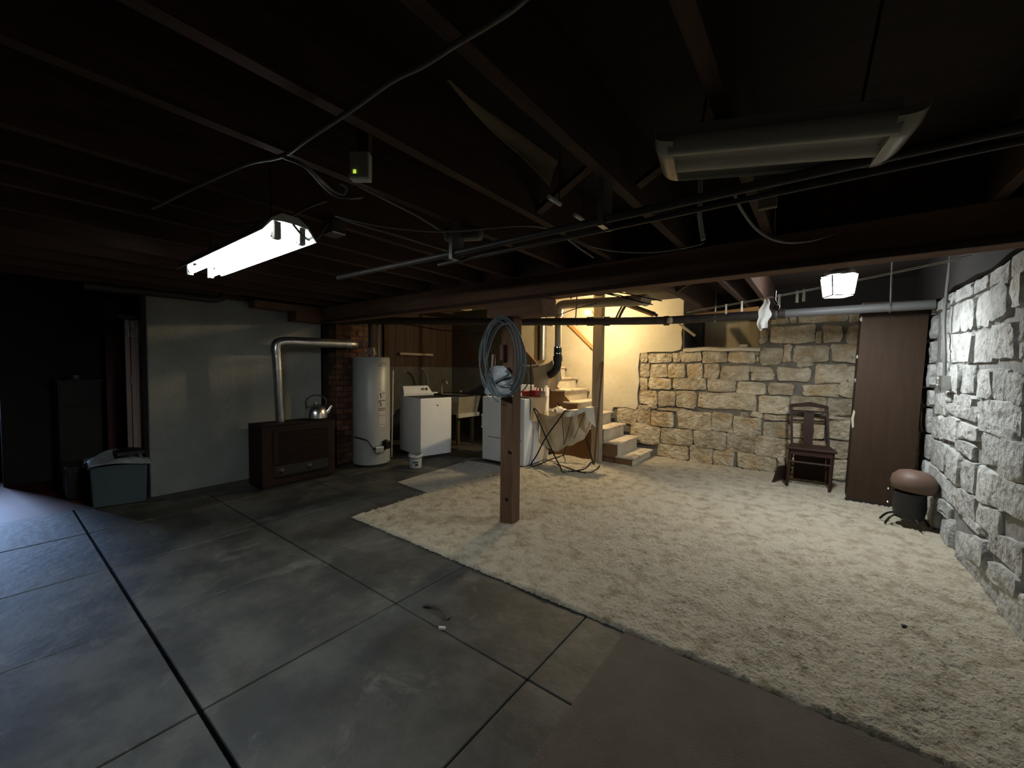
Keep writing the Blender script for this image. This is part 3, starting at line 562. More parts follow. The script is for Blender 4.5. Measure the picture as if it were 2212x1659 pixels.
q0, q1 = on_y(1174, 708, 6.36), on_y(1171, 800, 6.36)
gd = tag(MB().tube([(q0.x, 6.35, 2.7), (q0.x, 6.35, 1.55)], .062, 16).build('vent_duct', 'galv', smooth=True), 'shiny vertical metal duct on plaster wall above upper stairs', 'duct')
for z in (2.08, 2.12): MB().cyl((q0.x, 6.35, z), (q0.x, 6.35, z+.015), .067, 16).build('band', 'galv', gd, smooth=True)
pipe('copper_riser', [(q0.x-.12, 6.39, 2.7), (q0.x-.12, 6.39, 1.55)], .022, 'joist', 'thin brown riser pipe on the wall left of the metal duct')
# old pipes up in the lit stair corner
pts = [on_y(1335, 690, 5.30), on_y(1350, 662, 5.30), on_y(1360, 660, 5.28), on_y(1400, 672, 5.2), on_y(1420, 682, 5.2)]
pipe('bent_pipe', cr(pts, 4), .018, 'iron', 'thin dark pipe bending over the drain pipe right of the stair post')
pts = [on_y(1328, 692, 5.32), on_y(1342, 664, 5.32), on_y(1352, 658, 5.30), on_y(1415, 676, 5.15)]
pipe('bent_pipe', cr(pts, 4), .012, 'iron', 'thinnest dark bent pipe nearest the stair post above the drain pipe')
pipe('copper_pipe', [on_y(1352, 657, 5.5), on_y(1412, 679, 5.5)], .035, 'rail', 'stubby orange copper pipe slanting behind the bent dark pipes')
tag(MB().bar(on_y(1500, 688, 5.6), on_y(1640, 672, 5.6), .03, .11).build('nailing_board', 'rail'), 'orange brown board fixed above the window niche behind clothesline', 'board')
pa = [on_x(315, 631, -5.5), on_x(395, 640, -5.5), on_x(455, 647, -5.5)]
pipe('wall_pipe', [(-5.49, .6, 2.13), (-5.49, 1.3, 2.14), (-5.49, 1.62, 2.14), (-5.49, 1.7, 2.17), (-5.49, 1.72, 2.24), (-5.49, 2.1, 2.26)], .04, 'iron', 'dark pipe along the top of the whitewashed wall')
tag(MB().box((-5.50, 1.97, 2.09), (-5.30, 2.74, 2.17)).build('ledger_board', 'beam'), 'dark short board against the whitewashed wall below the joists', 'board')
tag(MB().box((-5.52, 2.43, 1.975), (-5.28, 2.755, 2.09)).build('bearing_block', 'beam'), 'dark stepped block carrying the beam at the whitewashed wall', 'block')

# ------------------------------------------------------------------ cables under the ceiling
cable('ceiling_cable', [(-.36, .66, 2.155)]+[on_z(x, y, 2.13) for x, y in ((1130, 0), (1060, 50), (985, 95), (915, 140), (850, 172), (790, 215), (730, 257), (665, 300), (610, 337))]+[on_z(540, 352, 2.14), on_z(470, 382, 2.15), on_z(400, 415, 2.15), on_z(330, 450, 2.15)], .0075, 'cable', 'thick grey cable sagging across the joists at the top of the room')
cable('telephone_wire', [on_z(608, 337, 2.12), on_z(650, 352, 2.10), on_z(690, 385, 2.08), on_z(720, 412, 2.07), on_z(742, 420, 2.07), on_z(748, 405, 2.09), on_z(735, 396, 2.1)], .0055, 'cable', 'looped grey wire hanging left of the small white box')
cable('telephone_wire', [on_z(610, 340, 2.12), on_z(660, 362, 2.08), on_z(715, 418, 2.06), on_z(760, 428, 2.05), on_z(782, 426, 2.1)], .005, 'cable', 'lower grey wire running to beneath the small white box')
cable('branch_cable', [on_z(724, 466, 2.1), on_z(780, 480, 2.08), on_z(850, 492, 2.07), on_z(930, 499, 2.06), on_z(1000, 498, 2.06), on_z(1080, 490, 2.08), on_z(1150, 488, 2.09), on_z(1205, 498, 2.1)], .006, 'cable', 'grey cable swooping under the joists from lit tube light to the middle')
cable('branch_cable', [on_z(1222, 505, 2.17), on_z(1262, 527, 2.07), on_z(1320, 541, 2.05), on_z(1390, 545, 2.04), on_z(1450, 540, 2.04), on_z(1510, 528, 2.06), on_z(1520, 520, 2.1), on_z(1524, 505, 2.17)], .0055, 'cable', 'grey cable hanging in a shallow arc in front of the beam')
cable('branch_cable', [on_z(775, 402, 2.12), on_z(850, 440, 2.11), on_z(910, 472, 2.11), on_z(970, 510, 2.1)], .005, 'cable', 'straight grey cable running back beneath the small white box')
cable('branch_cable', [on_z(735, 472, 2.09), on_z(800, 492, 2.08), on_z(870, 512, 2.07), on_z(975, 545, 2.06)], .006, 'cable', 'lower straight cable under the swooping cable near the lit tube light')
cable('branch_cable', [on_z(1585, 410, 2.12), on_z(1600, 450, 2.08), on_z(1640, 500, 2.04), on_z(1690, 522, 2.02), on_z(1750, 520, 2.05), on_z(1800, 505, 2.12)], .007, 'cable', 'faint dark cable drooping below the unlit ribbed light')
cable('branch_cable', [on_z(1225, 515, 2.12), on_z(1255, 538, 2.12), on_z(1282, 556, 2.13)], .006, 'cable', 'short stub of grey cable beside the gas pipe near the beam')
cable('lamp_wire', [on_z(470, 490, 2.1), on_z(560, 480, 2.1), on_z(620, 470, 2.12), on_z(660, 450, 2.14), on_z(705, 434, 2.16)], .006, 'cable', 'grey wire rising above the lit tube light to the joists')
cable('stair_wire', [on_y(1200, 684, 4.9), on_y(1240, 668, 4.85), on_y(1290, 655, 4.8)], .006, 'iron', 'dark wire slanting past the top of the white drain pipe', n=4)
for k, (dy, dz) in enumerate(((0, 0), (-4, 3), (4, -5))):
    cable('stair_wire', [on_y(1212+10*k, 641+dy, 4.5), on_y(1240+8*k, 630+dy+dz, 4.45), on_y(1280+6*k, 634+dy, 4.4), on_y(1330, 636+dz, 4.3), on_y(1390+20*k, 655+dz, 4.3)], .007, 'iron', ['dark wire curling over the white horizontal drain pipe', 'upper dark wire draped over the white horizontal drain pipe', 'third dark wire sagging right over the white drain pipe'][k], n=6)
# small white box with a green light
q = on_z(782, 366, 2.09)
wbx = thing('signal_box', 'small white plastic box with a green light fixed among the joists', 'device', q, rz=radians(-52))
MB().box((-.008, -.034, -.045), (.03, .034, .05)).build('case', 'whitedull', wbx, local=True, bevel=.006)
MB().box((.030, -.034, -.041), (.033, .034, -.030)).build('lip', 'whitedull', wbx, local=True)
MB().box((.030, -.019, -.028), (.0325, -.010, -.016)).build('green_light', 'led', wbx, local=True)
MB().box((-.05, -.02, .02), (-.008, .02, .42)).build('back_plate', 'joist', wbx, local=True)
# brown paper hanging from the joist and blocks
T = [on_x(965, 175, -.735), on_x(1205, 350, -.735), on_x(1180, 405, -.74), on_x(1118, 330, -.737)]
def pap(u, v):
    top = T[0].lerp(T[1], u); b = T[0].lerp(T[3], u/.62) if u < .62 else T[3].lerp(T[2], (u-.62)/.38)
    p = top.lerp(b, v); return (p.x+.012*sin(5*u+3*v)*v, p.y, p.z)
tag(MB().grid(pap, 20, 8, (.002, 0, 0)).build('hanging_paper', 'paper', smooth=True), 'torn triangular flap of brown paper hanging off a joist', 'paper')
for px, py, lab in ((1198, 436, 'short pale rod end showing between joists, nearer the hanging paper'), (1252, 473, 'short pale rod end showing between joists, nearer the beam')):
    p = on_z(px, py, 2.14); r_ = tag(MB().cyl((p.x, p.y-.05, 2.145), (p.x, p.y+.05, 2.145), .01, 8).build('rod_end', 'whitedull', smooth=True), lab, 'rod'); MB().cyl((p.x, p.y+.04, 2.145), (p.x, p.y+.04, 2.48), .003, 6).build('wire', 'iron', r_)
p = on_z(1510, 495, 2.08)
tag(MB().tube([(p.x, p.y, 2.48), (p.x, p.y, 2.15), (p.x+.015, p.y+.02, 2.03)], .011, 10).build('conduit_stub', 'whitedull', smooth=True), 'short pale pipe stub hanging in front of beam left of ribbed light', 'pipe')
p = on_z(1658, 440, 2.12)
tag(MB().box((p.x-.035, p.y-.01, 2.10), (p.x+.035, p.y+.02, 2.17)).build('wood_cleat', 'paper', bevel=.003), 'pale square wood block between joists below the ribbed light', 'block')

# ------------------------------------------------------------------ clothesline
A, B_ = Vector((-1.22, 4.95, 2.06)), Vector((.66, 3.55, 2.075))
def ondl(px, k, z0=2.06):
    """point of the first line at the photo column px, found by walking the line"""
    best = min((abs(on_y(px, 640, 1).x/on_y(px, 640, 1).y - (A.lerp(B_, t)).x/(A.lerp(B_, t)).y), t) for t in [i/400 for i in range(401)])
    t = best[1]; p = A.lerp(B_, t); p.z -= .035*4*t*(1-t)*.5; return p
def linepts(off):
    o = []
    for i in range(13):
        p = A.lerp(B_, i/12)+off; p.z -= .07*(i/12)*(1-i/12); o.append(p)
    return o
c1 = cable('clothesline', linepts(Vector((0, 0, 0))), .003, 'whitedull', 'near strand of clothesline strung in front of the lantern', n=2, seg=6)
c2 = cable('clothesline', linepts(Vector((.06, .07, .03))), .003, 'whitedull', 'far strand of clothesline, just behind the one with the rag', n=2, seg=6)
for px, lab in ((1569, 'leftmost clothespin of the row on the line'), (1603, 'clothespin second from left on the line'), (1684, 'clothespin just right of the hanging white rag'), (1722, 'clothespin left of the pair beside the lantern'), (1737, 'brightest clothespin, nearest the lantern')):
    p = ondl(px, 0); pin = thing('clothespin', lab, 'clothespin', (p.x, p.y, p.z-.03), rz=random.uniform(.4, .8), group='clothespins on the line')
    for s_ in (-1, 1): MB().bar((s_*.006, 0, -.05), (s_*.003, 0, .05), .009, .007).build('jaw', 'whitedull', pin, local=True)
p = ondl(1655, 0)
def ragf(u, v):
    w_ = (.035+.075*sin(min(1, v*1.5)*pi*.5))*(1-.45*max(0, v-.62)/.38)
    return (p.x+(u-.5)*w_*1.0-.02*v+.008*sin(14*v), p.y-(u-.5)*w_*.75+.012*sin(u*9+v*5), p.z-.265*v-(.02 if u < .3 else 0)*v)
rg_ = tag(MB().grid(ragf, 10, 14, (.003, .003, 0)).build('hanging_rag', 'rag', smooth=True), 'white rag pinned to the clothesline', 'cloth')
p2 = ondl(1668, 0)
hk = tag(MB().tube(cr([(p2.x+.02, p2.y, p2.z+.06), (p2.x+.02, p2.y, p2.z-.03), (p2.x+.05, p2.y-.02, p2.z-.07), (p2.x+.045, p2.y-.02, p2.z-.11), (p2.x+.015, p2.y, p2.z-.10)], 5), .012, 8).build('line_hook', 'iron', smooth=True), 'dark hook hanging beside the white rag', 'hook')
tag(MB().bar((-1.69, 6.33, 2.10), (-1.46, 6.42, 1.90), .05, .03).build('broken_lath', 'chip'), 'splintered pale lath sticking out at the left of the window niche', 'lath')
q = on_y(1607, 748, 6.62)
tag(MB().box((q.x-.05, 6.58, 1.735), (q.x+.045, 6.64, 1.765), .1).build('folded_card', 'rag'), 'small white packet lying on the window niche sill', 'packet')

# ------------------------------------------------------------------ laundry and heating corner
# chimney with bricks
ch = thing('chimney', 'sooty brick chimney behind the grey water heater', 'chimney', (-5.6, 3.3, 0))
CX, CY0, CY1 = -5.335, 2.985, 3.62
MB().box((-5.95, CY0+.012, 0), (CX-.012, CY1-.012, 2.47)).build('core', 'soot', ch)
bricks = 0
for r in range(26):
    z = .01+r*.0795; off = .1 if r % 2 else 0
    y = CY0-off*.999
    while y < CY1-.01:
        a, b = max(y, CY0), min(y+.205, CY1)
        if b-a > .03:
            d = random.uniform(-.003, .006)
            MB().box((CX-.06, a+.006, z), (CX+d, b-.006, z+.066)).build('brick', 'brick', ch, bevel=.004, seg=1)
        y += .212
    x = -5.545-off
    while x < CX-.065:
        a, b = max(x, -5.545), min(x+.205, CX-.064)
        if b-a > .03: MB().box((a+.004, CY0+random.uniform(-.004, .002), z), (b-.004, CY0+.05, z+.066)).build('brick', 'brick', ch, bevel=.004, seg=1)
        x += .212

# gas space heater
fx0, fx1, fy0, fy1, fh = -5.23, -4.84, 1.85, 2.70, .735
fu = thing('space_heater', 'low dark brown gas space heater with louvred front against the whitewashed wall', 'heater', ((fx0+fx1)/2, (fy0+fy1)/2, 0))
MB().box((fx0, fy0, .03), (fx1-.02, fy1, fh-.02)).build('cabinet', 'furnace', fu, bevel=.012)
tp = MB().box((fx0, fy0, fh-.02), (fx1-.01, fy1, fh-.008)).build('top_plate', 'furnace', fu)
for k in range(3):
    y = fy0+.05+.27*k
    MB().box((fx0+.08, y, fh-.008), (fx1-.07, y+.2, fh-.004)).build('grille_recess', 'black', fu)
    for i in range(6): MB().box((fx0+.1+.035*i, y, fh-.006), (fx0+.108+.035*i, y+.2, fh)).build('grille_bar', 'furnace', fu)
fr = MB().box((fx1-.02, fy0+.12, .27), (fx1-.006, fy1-.06, fh-.07)).build('front_panel', 'furnace', fu)
for k in range(14):
    z = .30+.026*k
    MB().bar((fx1-.004, fy0+.17, z), (fx1-.004, fy1-.10, z), .018, .006, (.5, 0, 1)).build('louvre', 'furnace', fu)
MB().box((fx1-.028, fy0+.14, .13), (fx1-.018, fy1-.1, .25)).build('burner_opening', 'black', fu)
MB().box((fx1-.02, fy0+.14, .125), (fx1+.004, fy1-.1, .14)).build('opening_lip', 'blackmetal', fu)
for y in (fy0+.2, fy0+.52): MB().lathe([(.03, 0), (.035, .012), (.02, .03), (0, .034)], (fx1-.03, y, .19), 12, (1, 0, 0)).build('valve_knob', 'iron', fu, smooth=True)
MB().box((fx0+.02, fy0+.02, 0), (fx1-.05, fy1-.02, .03)).build('base', 'black', fu)
# galvanised flue
pl_ = thing('flue_pipe', 'shiny galvanised flue rising from the space heater and turning to the chimney', 'pipe', (-5.1, 2.13, .735))
MB().tube([(-5.1, 2.15, .70), (-5.1, 2.115, 1.54)], .052, 18).build('riser_pipe', 'galv', pl_, smooth=True)
MB().tube(cr([(-5.1, 2.115, 1.53), (-5.1, 2.108, 1.60), (-5.1, 2.13, 1.66), (-5.1, 2.20, 1.685), (-5.1, 2.28, 1.69)], 5), .058, 18).build('elbow', 'galv', pl_, smooth=True)
MB().tube([(-5.1, 2.27, 1.69), (-5.1, 3.0, 1.70)], .060, 20).build('horizontal_pipe', 'galv', pl_, smooth=True)
MB().tube(cr([(-5.1, 2.99, 1.70), (-5.1, 3.07, 1.70), (-5.13, 3.14, 1.70), (-5.2, 3.165, 1.70), (-5.3, 3.17, 1.70)], 5), .0605, 20).build('chimney_elbow', 'alu', pl_, smooth=True)
for z in (1.36, 1.50): MB().cyl((-5.1, 2.115+.04*(1.54-z), z), (-5.1, 2.115+.04*(1.54-z), z+.012), .055, 18).build('crimp_band', 'alu', pl_, smooth=True)
# kettle
kt = thing('kettle', 'shiny aluminium kettle with black handle on the brown space heater', 'kettle', (-5.0, 2.53, fh))
kz = fh+.002
KS = 1.16
def kv(r, z): return (r*KS, z*KS)
MB().lathe([kv(*q) for q in ((.0, 0), (.105, 0), (.115, .012), (.113, .06), (.10, .105), (.075, .135), (.05, .145), (0, .147))], (-5.0, 2.53, kz), 28).build('body', 'kettle', kt, smooth=True)
MB().lathe([kv(*q) for q in ((.05, .143), (.045, .152), (.02, .158), (.012, .165), (.016, .178), (0, .182))], (-5.0, 2.53, kz), 16).build('lid', 'kettle', kt, smooth=True)
dv = Vector((.45, .89, 0))
def kp(z, d): return Vector((-5.0, 2.53, kz+z*KS))+dv*d*KS
MB().tube([kp(.06, .10), kp(.10, .13), kp(.14, .155)], [.034, .026, .016], 12).build('spout', 'kettle', kt, smooth=True)
MB().tube(cr([kp(.11, .085), kp(.19, .10), kp(.245, .05), kp(.25, -.03), kp(.20, -.095), kp(.11, -.09)], 5), .011, 8).build('handle', 'black', kt, smooth=True)

# water heater
hx, hy, hr_, hz = -5.065, 3.365, .252, 1.53
wh = thing('water_heater', 'tall grey cylindrical water heater with stickers standing by the chimney', 'water heater', (hx, hy, 0))
MB().lathe([(.0, .03), (hr_-.01, .03), (hr_, .04), (hr_, hz-.02), (hr_-.012, hz), (hr_*.3, hz+.015), (0, hz+.015)], (hx, hy, 0), 48).build('tank', 'heatergrey', wh, smooth=True)
MB().lathe([(0, 0), (hr_-.03, 0), (hr_-.03, .03), (0, .03)], (hx, hy, 0), 32).build('base_ring', 'black', wh, smooth=True)
MB().lathe([(hr_+.001, .30), (hr_+.003, .302), (hr_+.003, .306), (hr_+.001, .308)], (hx, hy, 0), 48).build('seam', 'heatergrey', wh, smooth=True)
view = atan2(-hy, -hx)      # towards the camera
def onh(a, z, d=.003): return Vector((hx+(hr_+d)*cos(view+a), hy+(hr_+d)*sin(view+a), z))
def patch(a0, a1, z0, z1, m, nm, d=.002, parent=wh):
    n = 8
    return MB().grid(lambda u, v: onh(a0+(a1-a0)*u, z0+(z1-z0)*v, d), n, 1).build(nm, m, parent, smooth=True)
dp = MB()
dp.lathe([(.075, .0), (.06, .05), (.05, .09), (0, .09)], (hx, hy, hz+.045), 20)
for k in range(3): dp.cyl((hx+.06*cos(k*2.1), hy+.06*sin(k*2.1), hz+.0), (hx+.06*cos(k*2.1), hy+.06*sin(k*2.1), hz+.05), .005, 6)
dp.build('draft_hood', 'galv', wh, smooth=True)
MB().cyl((hx, hy, hz+.13), (hx, hy, 2.48), .042, 18).build('vent_pipe', 'iron', wh, smooth=True)
for s_ in (-1, 1):
    q = Vector((hx, hy, 0))+s_*.10*Vector((-sin(view), cos(view), 0))*-1
    MB().cyl((q.x, q.y, hz), (q.x, q.y, 2.3), .013, 8).build('water_line', 'galv', wh, smooth=True)
lb = patch(.42, .86, 1.40, 1.43, 'stickerblack', 'name_plate'); patch(.46, .84, 1.405, 1.424, 'sticker', 'plate_lettering', .0035, lb)
patch(.5, .82, 1.445, 1.452, 'stickerblack', 'name_plate')
wl_ = patch(.36, .80, .93, 1.055, 'sticker', 'warning_label')
patch(.36, .80, .92, .93, 'stickerblack', 'label_bar', .003, wl_); patch(.44, .52, .99, 1.03, 'stickerblack', 'label_figure', .0035, wl_); patch(.62, .74, 1.02, 1.035, 'stickerred', 'label_figure', .0035, wl_); patch(.47, .55, .965, .985, 'stickerblack', 'label_figure', .0035, wl_)
wl2 = patch(.36, .79, .82, .915, 'sticker', 'warning_label')
patch(.36, .50, .895, .912, 'stickerred', 'label_figure', .003, wl2); patch(.46, .53, .845, .895, 'stickerblack', 'label_figure', .0035, wl2); patch(.36, .79, .812, .82, 'stickerblack', 'label_bar', .003, wl2)
wl3 = patch(.36, .79, .56, .805, 'sticker', 'instruction_label')
for z in (.785, .715, .59): patch(.37, .77, z, z+(.014 if z > .75 else .006), 'stickerred', 'label_bar', .003, wl3)
q = onh(.35, .22, .0); dirv = Vector((cos(view+.35), sin(view+.35), 0))
MB().box((-.045, -.06, -.04), (.045, .06, .05)).build('burner_cover', 'alu', wh, local=True, bevel=.01)
bco = bpy.data.objects['burner_cover']; bco.location = onh(.35, .245, .012)-Vector((hx, hy, 0)); bco.rotation_euler = (0, 0, view+.35)
MB().box((-.04, -.035, -.06), (.05, .04, .05)).build('gas_valve', 'blackmetal', wh, local=True, bevel=.008)
gvo = bpy.data.objects['gas_valve']; gvo.location = onh(.72, .31, .03)-Vector((hx, hy, 0)); gvo.rotation_euler = (0, 0, view+.72)
MB().lathe([(.025, 0), (.025, .02), (0, .022)], onh(.72, .355, .03), 12, (0, 0, 1)).build('valve_knob', 'black', wh, smooth=True)
MB().tube(cr([onh(-1.0, .42, .012), onh(-.55, .41, .02), onh(-.2, .38, .022), onh(.05, .28, .025), onh(.3, .22, .03), onh(.65, .25, .05)], 6), .010, 8).build('gas_line', 'blackmetal', wh, smooth=True)
patch(.2, .95, .12, .23, 'heatergrey', 'access_cover', .004)

# pale stick standing at the heater
q0, q1 = on_y(849, 800, 3.75), on_y(846, 928, 3.75)
tag(MB().tube([q0, Vector((q1.x, 3.75, .02))], .011, 8).build('pale_stick', 'whitedull', smooth=True), 'thin pale stick standing between the water heater and the washer', 'stick')

# washing machine facing into the room
wm = thing('washing_machine', 'white top loading washing machine with open dark top by the water heater', 'washing machine', (-4.76, 4.0, 0), rz=radians(-13))
WX, WD, WHh = .74, .545, .95        # local: -x back, +y to the right
MB().box((-WX, 0, .03), (0, WD, WHh-.03)).build('body', 'white', wm, local=True, bevel=.012, seg=3)
MB().box((-WX+.02, .02, 0), (-.02, WD-.02, .035)).build('plinth', 'black', wm, local=True)
MB().box((-WX+.16, .02, WHh-.045), (-.015, WD-.02, WHh-.024)).build('dark_opening', 'black', wm, local=True)
MB().box((-WX, .0, WHh-.03), (-WX+.16, WD, WHh)).build('deck', 'white', wm, local=True, bevel=.006)
MB().box((-WX+.15, -.005, WHh+.0), (-WX+.17, WD+.07, WHh+.022)).build('lid_edge', 'white', wm, local=True, bevel=.004)
pn = MB().add([(-WX+.01, .01, WHh), (-WX+.15, .01, WHh), (-WX+.06, .03, WHh+.13), (-WX+.01, .03, WHh+.13), (-WX+.01, WD-.01, WHh), (-WX+.15, WD-.01, WHh), (-WX+.06, WD-.06, WHh+.13), (-WX+.01, WD-.06, WHh+.13)],
    [(0, 1, 2, 3), (7, 6, 5, 4), (0, 4, 5, 1), (1, 5, 6, 2), (2, 6, 7, 3), (3, 7, 4, 0)]).build('control_panel', 'white', wm, local=True, bevel=.006)
for y, r in ((.36, .024), (.43, .03)): MB().lathe([(r, 0), (r*.9, .02), (0, .022)], (-WX+.105, y, WHh+.065), 14, (.82, 0, .57)).build('dial', 'chrome', pn, local=True, smooth=True)
MB().box((.0, WD*.50, .80), (.003, WD*.50+.035, .812)).box((.0, WD*.50+.012, .785), (.003, WD*.50+.02, .812)).build('badge', 'stickerblack', wm, local=True)
# laundry tub
tb = thing('laundry_tub', 'old concrete laundry tub on a stand between washer and dryer', 'sink', (-5.0, 5.35, 0))
T0 = on_z(978, 858, .86); 
ty0, ty1, tx0, tx1 = 5.05, 5.62, -5.75, -4.98
tb_m = MB()
zt, zb = .885, .55
tb_m.add([(tx0, ty0, zt), (tx1, ty0, zt), (tx1, ty1, zt), (tx0, ty1, zt), (tx0+.05, ty0+.04, zb), (tx1-.07, ty0+.04, zb), (tx1-.07, ty1-.04, zb), (tx0+.05, ty1-.04, zb),
    (tx0+.04, ty0+.04, zt), (tx1-.04, ty0+.04, zt), (tx1-.04, ty1-.04, zt), (tx0+.04, ty1-.04, zt), (tx0+.09, ty0+.08, zb+.06), (tx1-.1, ty0+.08, zb+.06), (tx1-.1, ty1-.08, zb+.06), (tx0+.09, ty1-.08, zb+.06)],
    [(0, 1, 5, 4), (1, 2, 6, 5), (2, 3, 7, 6), (3, 0, 4, 7), (4, 5, 6, 7), (0, 8, 9, 1), (1, 9, 10, 2), (2, 10, 11, 3), (3, 11, 8, 0), (8, 12, 13, 9), (9, 13, 14, 10), (10, 14, 15, 11), (11, 15, 12, 8), (12, 15, 14, 13)])
tb_m.build('basin', 'sink', tb)
MB().box((tx1-.08, ty0+.02, .50), (tx1-.03, ty1+.0, .57)).build('front_rail', 'whitedull', tb)
MB().box((tx0-.02, ty0-.02, zt), (tx1+.02, ty0+.03, zt+.02)).box((tx0-.02, ty1-.03, zt), (tx1+.02, ty1+.02, zt+.02)).box((tx1-.03, ty0+.03, zt), (tx1+.02, ty1-.03, zt+.02)).box((tx0-.02, ty0+.03, zt), (tx0+.03, ty1-.03, zt+.02)).build('rim', 'black', tb)
for x in (tx0+.12, tx1-.13):
    for y in (ty0+.1, ty1-.1): MB().box((x-.025, y-.025, 0), (x+.025, y+.025, zb)).build('leg', 'leg_wood', tb)
fa = MB().tube(cr([(tx0+.06, 5.3, zt+.0), (tx0+.06, 5.3, zt+.2), (tx0+.09, 5.3, zt+.26), (tx0+.16, 5.3, zt+.27), (tx0+.2, 5.3, zt+.20)], 5), .013, 8).build('faucet', 'alu', tb, smooth=True)
q = on_y(996, 845, 5.5)
MB().lathe([(0, -.03), (.03, -.015), (.03, .015), (0, .03)], q, 10).build('tap_handle', 'alu', fa, smooth=True)
q = on_x(912, 800, -6.3)
pipe('washer_hose', cr([on_x(908, 795, -6.2), on_x(915, 800, -6.2), on_x(922, 815, -6.2), on_x(923, 838, -6.1), on_x(920, 862, -5.8), on_x(919, 880, -5.6)], 4), .022, 'pipe_grey', 'curved pale drain hose rising behind the washing machine', 'hose')
pipe('wall_rod', [on_x(863, 764, -6.5), on_x(934, 767, -6.5)], .028, 'chip', 'horizontal pale rod on the brown boards above the washing machine', 'rod')
tag(MB().box((-6.57, 4.6, 0), (-6.51, 4.69, 2.48)).build('wall_stud', 'joist'), 'dark upright stud against the brown boards behind the washing machine', 'stud')
cable('sagging_wire', [on_y(840, 697, 4.6), on_y(870, 700, 4.6), on_y(915, 707, 4.6), on_y(960, 714, 4.6), on_y(1010, 714, 4.6), on_y(1060, 700, 4.0)+Vector((0,0,.0)), (-2.6, 3.3, 2.17)], .009, 'joist', 'thin brown wire sagging below the pipe above the laundry corner')
# bucket
bq = on_z(898, 1009, 0)
bu = thing('plastic_bucket', 'small milky plastic bucket with dark print on the floor by the washing machine', 'bucket', (bq.x, bq.y, 0))
MB().lathe([(0, 0), (.078, 0), (.084, .13), (.09, .133), (.09, .15), (.082, .15), (.076, .02), (0, .02)], (bq.x, bq.y, 0), 24).build('pail', 'bucket', bu, smooth=True)
vb = atan2(-bq.y, -bq.x)
bl = MB().grid(lambda u, v: (bq.x+(.081+.003*v)*cos(vb-.6+1.2*u), bq.y+(.081+.003*v)*sin(vb-.6+1.2*u), .03+.07*v), 8, 1).build('print', 'sticker', bu, smooth=True)
MB().grid(lambda u, v: (bq.x+.0855*cos(vb-.5+.9*u), bq.y+.0855*sin(vb-.5+.9*u), .075+.018*v), 8, 1).build('print_bar', 'stickerblack', bl, smooth=True)
MB().grid(lambda u, v: (bq.x+.0845*cos(vb-.1+.5*u), bq.y+.0845*sin(vb-.1+.5*u), .035+.03*v), 8, 1).build('print_bar', 'stickerblack', bl, smooth=True)
def bagr(u, v):
    a = 2*pi*u; r = .086+.03*sin(v*pi)*(.4+.6*abs(sin(3*a)))
    return (bq.x+r*cos(a), bq.y+r*sin(a), .135+.05*v*(1+.3*sin(2*a)))
MB().grid(bagr, 24, 4).build('liner_bag', 'bag', bu, smooth=True)

# dryer
dx0, dx1, dy0, dy1, dh = -3.975, -3.20, 4.52, 5.16, .97
dr = thing('dryer', 'white clothes dryer with a folded canvas and red box on top behind the brown post', 'dryer', ((dx0+dx1)/2, (dy0+dy1)/2, 0))
MB().box((dx0, dy0, .03), (dx1, dy1, dh)).build('body', 'white', dr, bevel=.012, seg=3)
MB().box((dx0+.02, dy0+.03, 0), (dx1-.02, dy1-.03, .03)).build('plinth', 'black', dr)
MB().box((dx0+.12, dy0-.003, .375), (dx1-.04, dy0+.002, .383)).build('front_seam', 'stickerblack', dr)
MB().add([(dx0, dy1-.14, dh), (dx1, dy1-.14, dh), (dx1, dy1, dh), (dx0, dy1, dh), (dx0, dy1-.05, dh+.17), (dx1, dy1-.05, dh+.17), (dx1, dy1, dh+.17), (dx0, dy1, dh+.17)],
    [(3, 2, 1, 0), (4, 5, 6, 7), (0, 1, 5, 4), (1, 2, 6, 5), (2, 3, 7, 6), (3, 0, 4, 7)]).build('control_panel', 'white', dr, bevel=.008)
cable('extension_cord', [on_z(1000, 1002, .01), on_z(1008, 994, .015), on_z(1022, 991, .012), on_z(1045, 990, .012)], .008, 'cable', 'grey cord curling on floor at the left foot of the dryer', 'cord')  # the dryer's own power cord
cable('floor_hose', [on_z(990, 972, .012), on_z(1012, 972, .012), on_z(1030, 977, .012), on_z(1040, 975, .012)], .010, 'cable', 'grey hose lying on the dark floor under the tub', 'hose')
# wire basket hung at the dryer side
bk = thing('laundry_basket', 'white slotted plastic basket on a stand at the left side of the dryer', 'basket', (-4.05, 4.72, .5))
for k in range(9):
    y = 4.62+.025*k; MB().box((-4.072, y, .50), (-4.066, y+.012, .66)).build('slat', 'white', bk)
for k in range(6):
    x = -4.068+.016*k; MB().box((x, 4.612, .50), (x+.009, 4.618, .66)).build('slat', 'white', bk)
MB().box((-4.076, 4.608, .66), (-3.985, 4.85, .69)).box((-4.076, 4.608, .48), (-3.985, 4.85, .50)).build('rim', 'white', bk)
MB().cyl((-4.03, 4.66, 0), (-4.03, 4.66, .49), .012, 8).build('stand', 'whitedull', bk, smooth=True)
